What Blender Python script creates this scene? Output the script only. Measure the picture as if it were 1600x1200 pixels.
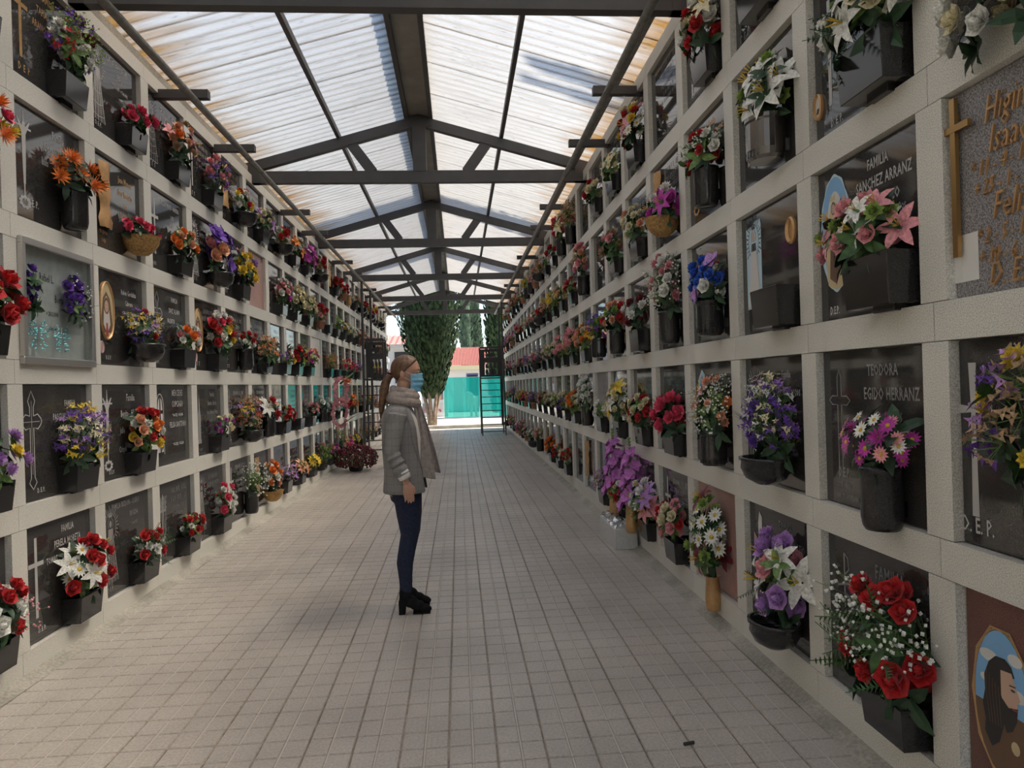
import bpy, bmesh, math, random
from mathutils import Matrix, Vector, Quaternion
PI = math.pi
rnd = random.Random(7)
SC = bpy.context.scene
COL = SC.collection
for o in list(bpy.data.objects):
    bpy.data.objects.remove(o)

# ---------------------------------------------------------------- camera, world, sun, exposure
CH = 1.62
def cam_axes(yaw, pit, rol):
    cy, sy, cp, sp, cr, sr = math.cos(yaw), math.sin(yaw), math.cos(pit), math.sin(pit), math.cos(rol), math.sin(rol)
    f = Vector((sy*cp, cy*cp, sp)); r0 = Vector((cy, -sy, 0)); u0 = r0.cross(f)
    return cr*r0+sr*u0, -sr*r0+cr*u0, f
r_, u_, f_ = cam_axes(0.07636, -0.00013, -0.02916)
camd = bpy.data.cameras.new('camera'); cam = bpy.data.objects.new('camera', camd); COL.objects.link(cam)
m = Matrix.Identity(4)
for i in range(3):
    m[i][0] = r_[i]; m[i][1] = u_[i]; m[i][2] = -f_[i]
m[2][3] = CH
cam.matrix_world = m
camd.sensor_fit = 'HORIZONTAL'; camd.sensor_width = 36.0; camd.lens = 36.0*1090.9/1600.0
camd.clip_start = 0.05; camd.clip_end = 500
SC.camera = cam

SUN_DIR = Vector((0.60, 0.06, 0.80)).normalized()
w = bpy.data.worlds.new('world'); SC.world = w; w.use_nodes = True
nt = w.node_tree; nt.nodes.clear()
sky = nt.nodes.new('ShaderNodeTexSky'); sky.sky_type = 'NISHITA'; sky.sun_disc = False
sky.sun_elevation = math.asin(SUN_DIR.z); sky.sun_rotation = math.atan2(SUN_DIR.x, SUN_DIR.y)
sky.air_density = 1.0; sky.dust_density = 1.2; sky.ozone_density = 1.0
bg = nt.nodes.new('ShaderNodeBackground'); bg.inputs[1].default_value = 0.24
wo = nt.nodes.new('ShaderNodeOutputWorld')
nt.links.new(sky.outputs[0], bg.inputs[0]); nt.links.new(bg.outputs[0], wo.inputs[0])
sd = bpy.data.lights.new('sun', 'SUN'); sd.energy = 7.6; sd.angle = math.radians(0.6); sd.color = (1.0, 0.95, 0.86)
so = bpy.data.objects.new('sun', sd); COL.objects.link(so)
so.location = (10, 5, 20)
so.rotation_euler = SUN_DIR.to_track_quat('Z', 'Y').to_euler()
vs = SC.view_settings
SC.display_settings.display_device = 'sRGB'
vs.view_transform = 'Standard'; vs.look = 'None'; vs.gamma = 1.0; vs.use_curve_mapping = False
vs.exposure = 0.3

# ---------------------------------------------------------------- materials
MATS = {}
def mat(name, color=(.5, .5, .5), rough=.6, metal=0., spec=.5, noise=None, bump=None, extra=None, trans=0.):
    """noise=(scale, amount, detail) multiplies the colour; bump=(scale, strength)"""
    if name in MATS: return MATS[name]
    m = bpy.data.materials.new(name); m.use_nodes = True
    nt = m.node_tree; p = nt.nodes['Principled BSDF']
    p.inputs['Base Color'].default_value = (*color, 1); p.inputs['Roughness'].default_value = rough
    p.inputs['Metallic'].default_value = metal; p.inputs['Specular IOR Level'].default_value = spec
    if trans: p.inputs['Transmission Weight'].default_value = trans
    tc = nt.nodes.new('ShaderNodeTexCoord')
    if noise:
        n = nt.nodes.new('ShaderNodeTexNoise'); n.inputs['Scale'].default_value = noise[0]; n.inputs['Detail'].default_value = noise[2] if len(noise) > 2 else 3
        nt.links.new(tc.outputs['Object'], n.inputs['Vector'])
        cr = nt.nodes.new('ShaderNodeValToRGB')
        a = noise[1]
        cr.color_ramp.elements[0].position = .32; cr.color_ramp.elements[1].position = .68
        cr.color_ramp.elements[0].color = tuple(max(0, c*(1-a)) for c in color)+(1,)
        cr.color_ramp.elements[1].color = tuple(min(1, c*(1+a)) for c in color)+(1,)
        nt.links.new(n.outputs['Fac'], cr.inputs[0]); nt.links.new(cr.outputs[0], p.inputs['Base Color'])
    if bump:
        n2 = nt.nodes.new('ShaderNodeTexNoise'); n2.inputs['Scale'].default_value = bump[0]; n2.inputs['Detail'].default_value = 4
        nt.links.new(tc.outputs['Object'], n2.inputs['Vector'])
        b = nt.nodes.new('ShaderNodeBump'); b.inputs['Strength'].default_value = bump[1]; b.inputs['Distance'].default_value = .01
        nt.links.new(n2.outputs['Fac'], b.inputs['Height']); nt.links.new(b.outputs[0], p.inputs['Normal'])
    MATS[name] = m
    return m

def two_scale(name, color, fine, coarse, rough, spec=.5, rmix=None):
    """stone: fine speckle plus broad mottling"""
    m = bpy.data.materials.new(name); m.use_nodes = True; nt = m.node_tree; p = nt.nodes['Principled BSDF']
    tc = nt.nodes.new('ShaderNodeTexCoord'); geo = nt.nodes.new('ShaderNodeNewGeometry')
    out = None
    a = nt.nodes.new('ShaderNodeTexNoise'); a.inputs['Scale'].default_value = fine[0]; a.inputs['Detail'].default_value = 2
    b = nt.nodes.new('ShaderNodeTexNoise'); b.inputs['Scale'].default_value = coarse[0]; b.inputs['Detail'].default_value = 5
    nt.links.new(geo.outputs['Position'], a.inputs['Vector']); nt.links.new(geo.outputs['Position'], b.inputs['Vector'])
    ra = nt.nodes.new('ShaderNodeMapRange'); ra.inputs[1].default_value = .35; ra.inputs[2].default_value = .65; ra.inputs[3].default_value = 1-fine[1]; ra.inputs[4].default_value = 1+fine[1]
    rb = nt.nodes.new('ShaderNodeMapRange'); rb.inputs[1].default_value = .3; rb.inputs[2].default_value = .7; rb.inputs[3].default_value = 1-coarse[1]; rb.inputs[4].default_value = 1+coarse[1]
    nt.links.new(a.outputs['Fac'], ra.inputs[0]); nt.links.new(b.outputs['Fac'], rb.inputs[0])
    mu = nt.nodes.new('ShaderNodeMath'); mu.operation = 'MULTIPLY'
    nt.links.new(ra.outputs[0], mu.inputs[0]); nt.links.new(rb.outputs[0], mu.inputs[1])
    vm = nt.nodes.new('ShaderNodeVectorMath'); vm.operation = 'SCALE'; vm.inputs[0].default_value = color
    nt.links.new(mu.outputs[0], vm.inputs['Scale']); nt.links.new(vm.outputs[0], p.inputs['Base Color'])
    p.inputs['Roughness'].default_value = rough; p.inputs['Specular IOR Level'].default_value = spec
    MATS[name] = m
    return m

GRAN = two_scale('light granite', (.70, .68, .61), (230, .26), (1.1, .08), .5, .35)
GRAN_D = two_scale('weathered granite', (.40, .385, .34), (90, .18), (2.2, .22), .8, .2)
STONES = {
 'k': two_scale('black granite', (.050, .047, .044), (330, .45), (1.5, .12), .045, .8),
 'n': two_scale('brown granite', (.16, .07, .055), (260, .35), (2, .15), .16, .5),
 'p': two_scale('pink granite', (.40, .235, .20), (200, .35), (3, .2), .3, .4),
 'g': two_scale('speckled grey granite', (.27, .26, .26), (160, .6), (2, .08), .3, .4),
 'w': two_scale('white marble', (.60, .59, .56), (30, .05), (2, .06), .25, .4),
}
PLANTM = two_scale('planter granite', (.022, .021, .021), (330, .4), (2, .1), .13, .6)
JOINT = mat('dark joint', (.05, .045, .04), .9)
STEEL = mat('dark painted steel', (.078, .073, .070), .55, 0, .4, noise=(5, .10))
STEEL_G = mat('grey painted steel', (.19, .185, .165), .45, .2, .4, noise=(12, .25))
CAP = mat('ridge cap sheet', (.30, .285, .25), .6, noise=(4, .15))
GOLD = mat('gold bronze', (.60, .36, .16), .38, .45, .5, noise=(40, .08))
BRASS = mat('brass', (.48, .30, .12), .28, .9, .5)
ENGR = mat('engraved grey', (.27, .265, .255), .8)
ENGR_W = mat('engraved white', (.50, .49, .47), .8)
CONC = two_scale('concrete curb', (.40, .375, .32), (60, .15), (3, .25), .85, .2)
TILE = two_scale('cement tile', (.49, .447, .392), (80, .12), (1.3, .16), .40, .5)
GROUT_L = mat('light grout', (.62, .57, .50), .9)
GROUT = two_scale('tile joint', (.44, .38, .31), (40, .2), (2, .2), .9, .2)
GREEN = [mat('leaf green', (.05, .12, .03), .5, noise=(6, .5)), mat('pale leaf green', (.14, .24, .06), .5, noise=(8, .4)), mat('dark leaf green', (.022, .060, .022), .45, noise=(6, .4))]
YEL = mat('flower centre', (.62, .42, .05), .7)
PAPER = mat('paper', (.75, .74, .70), .8)
ALU = mat('aluminium', (.55, .54, .52), .35, .8)
FC = {'R': (.50, .012, .014), 'D': (.16, .012, .02), 'W': (.82, .80, .72), 'C': (.76, .68, .44), 'P': (.80, .33, .36), 'H': (.72, .06, .14),
      'Y': (.80, .58, .05), 'O': (.82, .22, .03), 'A': (.80, .40, .24), 'U': (.15, .05, .38), 'L': (.48, .26, .58), 'B': (.03, .12, .55),
      'M': (.50, .05, .36), 'G': (.28, .40, .08), 'T': (.42, .27, .15)}
CNAME = {'R': 'red', 'D': 'dark red', 'W': 'white', 'C': 'cream', 'P': 'pink', 'H': 'hot pink', 'Y': 'yellow', 'O': 'orange', 'A': 'peach',
         'U': 'violet', 'L': 'lilac', 'B': 'blue', 'M': 'magenta', 'G': 'green', 'T': 'tan'}
def petal_mat(k):
    n = CNAME[k]+' petals'
    if n in MATS: return MATS[n]
    m = mat(n, FC[k], .55, 0, .3, noise=(14, .28))
    p = m.node_tree.nodes['Principled BSDF']
    p.inputs['Sheen Weight'].default_value = .15
    return m

# translucent corrugated fibreglass sheet: streaks of grime run down the slope
def make_sheet_mat():
    m = bpy.data.materials.new('fibreglass sheet'); m.use_nodes = True; nt = m.node_tree; nt.nodes.clear()
    N = nt.nodes.new; L = nt.links.new
    geo = N('ShaderNodeNewGeometry'); oi = N('ShaderNodeObjectInfo')
    mp = N('ShaderNodeMapping'); mp.inputs['Scale'].default_value = (1.1, 11., 1.1)
    L(geo.outputs['Position'], mp.inputs['Vector'])
    n1 = N('ShaderNodeTexNoise'); n1.inputs['Scale'].default_value = 1.6; n1.inputs['Detail'].default_value = 6; n1.inputs['Roughness'].default_value = .65
    L(mp.outputs[0], n1.inputs['Vector'])
    r1 = N('ShaderNodeMapRange'); r1.inputs[1].default_value = .38; r1.inputs[2].default_value = .52; r1.inputs[3].default_value = .86; r1.inputs[4].default_value = 1.0
    L(n1.outputs['Fac'], r1.inputs[0])
    mp2 = N('ShaderNodeMapping'); mp2.inputs['Scale'].default_value = (5.5, 38., 5.)
    L(geo.outputs['Position'], mp2.inputs['Vector'])
    n2 = N('ShaderNodeTexNoise'); n2.inputs['Scale'].default_value = 1.3; n2.inputs['Detail'].default_value = 4
    L(mp2.outputs[0], n2.inputs['Vector'])
    r2 = N('ShaderNodeMapRange'); r2.inputs[1].default_value = .29; r2.inputs[2].default_value = .37; r2.inputs[3].default_value = .62; r2.inputs[4].default_value = 1.0
    L(n2.outputs['Fac'], r2.inputs[0])
    mul = N('ShaderNodeMath'); mul.operation = 'MULTIPLY'; L(r1.outputs[0], mul.inputs[0]); L(r2.outputs[0], mul.inputs[1])
    # rust brown near the eaves (|X - ridge| large)
    sep = N('ShaderNodeSeparateXYZ'); L(geo.outputs['Position'], sep.inputs[0])
    ad = N('ShaderNodeMath'); ad.operation = 'ADD'; ad.inputs[1].default_value = .415; L(sep.outputs[0], ad.inputs[0])
    ab = N('ShaderNodeMath'); ab.operation = 'ABSOLUTE'; L(ad.outputs[0], ab.inputs[0])
    mp3 = N('ShaderNodeMapping'); mp3.inputs['Scale'].default_value = (.8, 7., .8); L(geo.outputs['Position'], mp3.inputs['Vector'])
    n3 = N('ShaderNodeTexNoise'); n3.inputs['Scale'].default_value = 1.2; n3.inputs['Detail'].default_value = 6; L(mp3.outputs[0], n3.inputs['Vector'])
    add2 = N('ShaderNodeMath'); add2.operation = 'MULTIPLY_ADD'; add2.inputs[1].default_value = 1.3; L(n3.outputs['Fac'], add2.inputs[0]); L(ab.outputs[0], add2.inputs[2])
    r3 = N('ShaderNodeMapRange'); r3.inputs[1].default_value = 2.42; r3.inputs[2].default_value = 3.05; L(add2.outputs[0], r3.inputs[0])
    mx = N('ShaderNodeMix'); mx.data_type = 'RGBA'; mx.inputs[6].default_value = (.89, .845, .79, 1); mx.inputs[7].default_value = (.50, .27, .08, 1)
    L(r3.outputs[0], mx.inputs[0])
    sc = N('ShaderNodeVectorMath'); sc.operation = 'SCALE'; L(mx.outputs[2], sc.inputs[0]); L(mul.outputs[0], sc.inputs['Scale'])
    tr = N('ShaderNodeBsdfTranslucent'); L(sc.outputs[0], tr.inputs[0])
    df = N('ShaderNodeBsdfDiffuse'); L(sc.outputs[0], df.inputs[0])
    gl = N('ShaderNodeBsdfGlossy'); gl.inputs['Roughness'].default_value = .3; gl.inputs[0].default_value = (.8, .8, .8, 1)
    rf_ = N('ShaderNodeBsdfRefraction'); rf_.inputs['Roughness'].default_value = .8; rf_.inputs['IOR'].default_value = 1.3; L(sc.outputs[0], rf_.inputs[0])
    m0 = N('ShaderNodeMixShader'); m0.inputs[0].default_value = .68; L(tr.outputs[0], m0.inputs[1]); L(rf_.outputs[0], m0.inputs[2]); tr = m0
    m1 = N('ShaderNodeMixShader'); m1.inputs[0].default_value = .22; L(tr.outputs[0], m1.inputs[1]); L(df.outputs[0], m1.inputs[2])
    m2 = N('ShaderNodeMixShader'); m2.inputs[0].default_value = .03; L(m1.outputs[0], m2.inputs[1]); L(gl.outputs[0], m2.inputs[2])
    o = N('ShaderNodeOutputMaterial'); L(m2.outputs[0], o.inputs[0])
    return m
SHEET = make_sheet_mat()

def glass_mat():
    m = bpy.data.materials.new('glass pane'); m.use_nodes = True; nt = m.node_tree; nt.nodes.clear()
    t = nt.nodes.new('ShaderNodeBsdfTransparent'); t.inputs[0].default_value = (.9, .93, .93, 1)
    g = nt.nodes.new('ShaderNodeBsdfGlossy'); g.inputs['Roughness'].default_value = .03
    f = nt.nodes.new('ShaderNodeMath'); f.operation = 'MULTIPLY'; f0 = nt.nodes.new('ShaderNodeFresnel'); f0.inputs[0].default_value = 1.4; ge = nt.nodes.new('ShaderNodeNewGeometry'); iv = nt.nodes.new('ShaderNodeMath'); iv.operation = 'SUBTRACT'; iv.inputs[0].default_value = 1.; nt.links.new(ge.outputs['Backfacing'], iv.inputs[1]); nt.links.new(iv.outputs[0], f.inputs[1]); nt.links.new(f0.outputs[0], f.inputs[0])
    x = nt.nodes.new('ShaderNodeMixShader'); o = nt.nodes.new('ShaderNodeOutputMaterial')
    nt.links.new(f.outputs[0], x.inputs[0]); nt.links.new(t.outputs[0], x.inputs[1]); nt.links.new(g.outputs[0], x.inputs[2]); nt.links.new(x.outputs[0], o.inputs[0])
    return m
GLASS = glass_mat()
def net_mat():
    m = bpy.data.materials.new('green shade net'); m.use_nodes = True; nt = m.node_tree; nt.nodes.clear()
    t = nt.nodes.new('ShaderNodeBsdfTransparent'); t.inputs[0].default_value = (.35, .8, .70, 1)
    d = nt.nodes.new('ShaderNodeBsdfTranslucent'); d.inputs[0].default_value = (.02, .42, .36, 1)
    d2 = nt.nodes.new('ShaderNodeBsdfDiffuse'); d2.inputs[0].default_value = (.02, .38, .32, 1)
    a = nt.nodes.new('ShaderNodeMixShader'); a.inputs[0].default_value = .5
    x = nt.nodes.new('ShaderNodeMixShader'); x.inputs[0].default_value = .72; o = nt.nodes.new('ShaderNodeOutputMaterial')
    nt.links.new(d.outputs[0], a.inputs[1]); nt.links.new(d2.outputs[0], a.inputs[2])
    nt.links.new(t.outputs[0], x.inputs[1]); nt.links.new(a.outputs[0], x.inputs[2]); nt.links.new(x.outputs[0], o.inputs[0])
    return m
NET = net_mat()

# ---------------------------------------------------------------- geometry helpers
class G:
    def __init__(s): s.v = []; s.f = []; s.m = []; s.sm = False
    def add(s, vs, fs, mi=0):
        b = len(s.v); s.v += [tuple(v) for v in vs]
        for f in fs: s.f.append(tuple(i+b for i in f)); s.m.append(mi)
    def join(s, o, M=None, mm=None):
        b = len(s.v)
        s.v += [tuple(M @ Vector(v)) for v in o.v] if M is not None else list(o.v)
        for f, mi in zip(o.f, o.m): s.f.append(tuple(i+b for i in f)); s.m.append(mm[mi] if mm else mi)
        return s
    def box(s, x0, x1, y0, y1, z0, z1, mi=0, M=None):
        vs = [(x, y, z) for z in (z0, z1) for y in (y0, y1) for x in (x0, x1)]
        if M is not None: vs = [M @ Vector(v) for v in vs]
        s.add(vs, [(0, 2, 3, 1), (4, 5, 7, 6), (0, 1, 5, 4), (2, 6, 7, 3), (0, 4, 6, 2), (1, 3, 7, 5)], mi); return s
    def bar(s, a, b, wd, ht, up=(0, 0, 1), mi=0):
        a, b = Vector(a), Vector(b); d = (b-a).normalized(); r = d.cross(Vector(up)); r.normalize(); u = r.cross(d)
        vs = []
        for p in (a, b):
            for sx, sz in ((-1, -1), (1, -1), (1, 1), (-1, 1)): vs.append(p+r*sx*wd/2+u*sz*ht/2)
        s.add(vs, [(0, 3, 2, 1), (4, 5, 6, 7), (0, 1, 5, 4), (1, 2, 6, 5), (2, 3, 7, 6), (3, 0, 4, 7)], mi); return s
    def tube(s, pts, rad, n=8, mi=0, cap=True):
        pts = [Vector(p) for p in pts]
        if not hasattr(rad, '__len__'): rad = [rad]*len(pts)
        vs = []; up = None
        for i, p in enumerate(pts):
            d = (pts[min(i+1, len(pts)-1)]-pts[max(i-1, 0)]).normalized()
            if up is None: up = Vector((0, 0, 1)) if abs(d.z) < .9 else Vector((1, 0, 0))
            r = d.cross(up).normalized(); u = r.cross(d); up = u
            for k in range(n):
                a = 2*PI*k/n; vs.append(p+(r*math.cos(a)+u*math.sin(a))*rad[i])
        fs = []
        for i in range(len(pts)-1):
            for k in range(n):
                a, b = i*n+k, i*n+(k+1) % n; fs.append((a, b, b+n, a+n))
        if cap: fs += [tuple(range(n))[::-1], tuple(range((len(pts)-1)*n, len(pts)*n))]
        s.add(vs, fs, mi); return s
    def lathe(s, prof, n=16, mi=0, sx=1., sy=1., cap=True, M=None):
        vs = []
        for r, z in prof:
            for k in range(n):
                a = 2*PI*k/n; v = Vector((r*math.cos(a)*sx, r*math.sin(a)*sy, z)); vs.append(M @ v if M is not None else v)
        fs = []
        for i in range(len(prof)-1):
            for k in range(n):
                a, b = i*n+k, i*n+(k+1) % n; fs.append((a, b, b+n, a+n))
        if cap: fs += [tuple(range(n))[::-1], tuple(range((len(prof)-1)*n, len(prof)*n))]
        s.add(vs, fs, mi); return s
    def mesh(s, name, smooth=None):
        me = bpy.data.meshes.new(name); me.from_pydata(s.v, [], s.f)
        if any(s.m): me.polygons.foreach_set('material_index', s.m)
        if smooth or s.sm: me.polygons.foreach_set('use_smooth', [True]*len(s.f))
        me.update(); return me

def obj(name, me, mats=None, parent=None, M=None, smooth=False):
    if isinstance(me, G): me = me.mesh(name, smooth)
    if mats is not None and not me.materials:
        for mm in (mats if isinstance(mats, (list, tuple)) else [mats]): me.materials.append(mm)
    o = bpy.data.objects.new(name, me); COL.objects.link(o)
    if parent is not None: o.parent = parent
    if M is not None: o.matrix_local = M
    return o
def empty(name, M=None, loc=None):
    o = bpy.data.objects.new(name, None); COL.objects.link(o); o.empty_display_size = .1
    if M is not None: o.matrix_world = M
    if loc is not None: o.location = loc
    return o
def tag(o, label, cat, group=None, kind=None):
    if label: o['label'] = label
    if cat: o['category'] = cat
    if group: o['group'] = group
    if kind: o['kind'] = kind
    return o
def bevel(me, wdt, seg=1):
    bm = bmesh.new(); bm.from_mesh(me)
    bmesh.ops.bevel(bm, geom=[e for e in bm.edges], offset=wdt, segments=seg, affect='EDGES', clamp_overlap=True)
    bm.to_mesh(me); bm.free(); return me
ORD = ['first', 'second', 'third', 'fourth', 'fifth', 'sixth', 'seventh', 'eighth', 'ninth', 'tenth', 'eleventh', 'twelfth', 'thirteenth', 'fourteenth', 'fifteenth',
       'sixteenth', 'seventeenth', 'eighteenth', 'nineteenth', 'twentieth', 'twenty-first', 'twenty-second', 'twenty-third', 'twenty-fourth', 'twenty-fifth', 'twenty-sixth', 'twenty-seventh', 'twenty-eighth']
ROWN = ['bottom row', 'second row up', 'middle row', 'fourth row up', 'top row']

# ---------------------------------------------------------------- the corridor
XL, XR = -2.517, 1.6955
ZL = [.161+.8405*i for i in range(5)]; ZR = [.186+.8405*i for i in range(5)]
PITCH = .9; SW = .760; SH = .700; YL0, YR0 = 5.008, 2.296
YEND = 26.0; YBACK = -9.0; REC = .035; TH = .06
RIDGE = -.415
CL = list(range(-1, 23)); CR = list(range(0, 26))

def local(side, yc, z):
    """matrix of a niche frame: x = right on the face, y = up, z = out of the wall"""
    M = Matrix.Identity(4)
    if side == 'L': cols = (Vector((0, 1, 0)), Vector((0, 0, 1)), Vector((1, 0, 0))); X = XL
    else: cols = (Vector((0, -1, 0)), Vector((0, 0, 1)), Vector((-1, 0, 0))); X = XR
    for i in range(3):
        for j in range(3): M[i][j] = cols[j][i]
    M[0][3] = X; M[1][3] = yc; M[2][3] = z
    return M

def build_wall(side):
    Z = ZL if side == 'L' else ZR
    X = XL if side == 'L' else XR
    sg = -1 if side == 'L' else 1
    name = 'wall_left' if side == 'L' else 'wall_right'
    cols = CL if side == 'L' else CR
    Y0 = YL0 if side == 'L' else YR0
    top = Z[4]+SH
    g = G(); g.box(*sorted((X+sg*.062, X+sg*.9)), YBACK, YEND, 0, top+.12)
    core = obj(name, g, GRAN_D); tag(core, None, None, kind='structure')
    centres = [Y0+PITCH*c-SW/2 for c in cols]
    first = centres[0]-PITCH/2; last = centres[-1]+PITCH/2
    cache = {}
    def piece(y0, y1, z0, z1, mtr=GRAN, dp=0.):
        k = (round(y1-y0, 3), round(z1-z0, 3), round(dp, 3))
        gap = .0015
        if k not in cache:
            gg = G(); w2, h2 = (y1-y0)/2-gap, (z1-z0)/2-gap
            gg.box(*sorted((-sg*dp, sg*.0625)), -w2, w2, -h2, h2)
            me = gg.mesh('panel'); me.materials.append(mtr); cache[k] = me
        o = bpy.data.objects.new('panel', cache[k]); COL.objects.link(o); o.parent = core
        o.location = (X, (y0+y1)/2, (z0+z1)/2); return o
    zb = [0.0]+[Z[i]+SH for i in range(5)]; zt = Z+[top+.12]
    near = 13
    stuff = G()
    for i, yc in enumerate(centres):
        a, b = yc-PITCH/2, yc+PITCH/2
        for r in range(6):
            if i < near: piece(a, b, zb[r], zt[r])
            else: stuff.box(*sorted((X, X+sg*.0625)), a+.0015, b-.0015, zb[r]+.0015, zt[r]-.0015)
        ys = [(a, yc-SW/2)] if i else [(a, yc-SW/2)]
        for r in range(5):
            w2 = (PITCH-SW)
            if i+1 < near: piece(yc+SW/2, yc+SW/2+w2, Z[r], Z[r]+SH)
            else: stuff.box(*sorted((X, X+sg*.0625)), yc+SW/2+.0015, min(yc+SW/2+w2, YEND)-.0015, Z[r]+.0015, Z[r]+SH-.0015)
    # before the first opening the cladding runs on as plain panels
    ya = centres[0]-SW/2
    for r in range(6): pass
    y = first
    for r in range(5): piece(first-.0, ya, Z[r], Z[r]+SH)
    yy = first
    while yy > YBACK+.01:
        y2 = max(YBACK, yy-PITCH)
        for r in range(6): piece(y2, yy, zb[r], zt[r])
        for r in range(5): piece(y2, yy, Z[r], Z[r]+SH)
        yy = y2
    for r in range(6): stuff.box(*sorted((X, X+sg*.0625)), last+.0015, YEND, zb[r], zt[r])
    so_ = obj('panel', stuff, GRAN, core); so_['kind'] = 'stuff'
    return core
wallL = build_wall('L'); wallR = build_wall('R')

# weathered cornice strip above the left wall
g = G(); g.box(XL-.30, XL-.045, YBACK, YEND, ZL[4]+SH+.122, ZL[4]+SH+.235)
o = obj('trim_1', g, GRAN_D); tag(o, None, None, kind='structure')
g = G(); g.box(XR+.30, XR+.05, YBACK, YEND, ZR[4]+SH+.122, ZR[4]+SH+.15)
o = obj('trim_2', g, GRAN_D); tag(o, None, None, kind='structure')

# floor: bed, curbs, tiles (two by two raised cells with grooves)
g = G(); g.box(XL, XR, YBACK, YEND+.2, -.10, -.012)
floor = obj('floor', g, GROUT); tag(floor, None, None, kind='structure')
TX, TY = .214, .300
def tile_geom(dz=0.):
    g = G(); gp = .0024
    g.box(-TX/2+gp, TX/2-gp, -TY/2+gp, TY/2-gp, -.011, -.005, 2); g.add([(-.0035, -TY/2+gp, -.0035), (.0035, -TY/2+gp, -.0035), (.0035, TY/2-gp, -.0035), (-.0035, TY/2-gp, -.0035)], [(0, 1, 2, 3)], 1)
    for sx in (-1, 1):
        for sy in (-1, 1):
            cx, cy = sx*TX/4, sy*TY/4; hx, hy = TX/4-.0045, TY/4-.0045
            b = .0025
            v = [(cx-hx, cy-hy, -.005), (cx+hx, cy-hy, -.005), (cx+hx, cy+hy, -.005), (cx-hx, cy+hy, -.005),
                 (cx-hx+b, cy-hy+b, 0), (cx+hx-b, cy-hy+b, 0), (cx+hx-b, cy+hy-b, 0), (cx-hx+b, cy+hy-b, 0)]
            g.add(v, [(4, 5, 6, 7), (0, 1, 5, 4), (1, 2, 6, 5), (2, 3, 7, 6), (3, 0, 4, 7)], 0)
    return g
TG = tile_geom(); TM = TG.mesh('tile'); TM.materials.append(TILE); TM.materials.append(GROUT_L); TM.materials.append(GROUT)
nx = 19
x0 = (XL+XR)/2-nx*TX/2
far = G(); cnt = 0; j = 0; y = 2.70
rt = random.Random(3)
while y < YEND+.1:
    for i in range(nx):
        cx = x0+(i+.5)*TX; cy = y+TY/2
        off = rt.uniform(-.0012, .0012); tilt = Matrix.Rotation(rt.uniform(-.004, .004), 4, 'X') @ Matrix.Rotation(rt.uniform(-.004, .004), 4, 'Y')
        M = Matrix.Translation((cx, cy, off)) @ tilt
        if cnt < 300 and y > 2.2:
            o = bpy.data.objects.new('tile', TM); COL.objects.link(o); o.parent = floor; o.matrix_local = M; cnt += 1
        else: far.join(TG, M)
    y += TY
yb = 2.70-TY
while yb > YBACK:
    for i in range(nx): far.join(TG, Matrix.Translation((x0+(i+.5)*TX, yb+TY/2, 0)))
    yb -= TY
o = obj('tile', far, [TILE, GROUT_L, GROUT], floor); o['kind'] = 'stuff'
def curb(xa, xb, nm, sg):
    g = G(); n = 80; vs = []
    rr = random.Random(5)
    for i in range(n+1):
        y = YBACK+(YEND-YBACK)*i/n
        e = xa+sg*rr.uniform(-.012, .012)
        vs += [(xb, y, .035+rr.uniform(-.004, .004)), (e, y, .001), (e, y, -.02)]
    for i in range(n):
        a = i*3
        f1 = (a, a+3, a+4, a+1); f2 = (a+1, a+4, a+5, a+2)
        g.add([], []);
        g.f += [f1 if sg < 0 else f1[::-1], f2 if sg < 0 else f2[::-1]]; g.m += [0, 0]
    g.v = vs
    o = obj(nm, g, CONC); tag(o, None, None, kind='structure')
curb(x0-.0+.005, XL, 'trim_3', -1); curb(x0+nx*TX-.005, XR, 'trim_4', 1)

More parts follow.
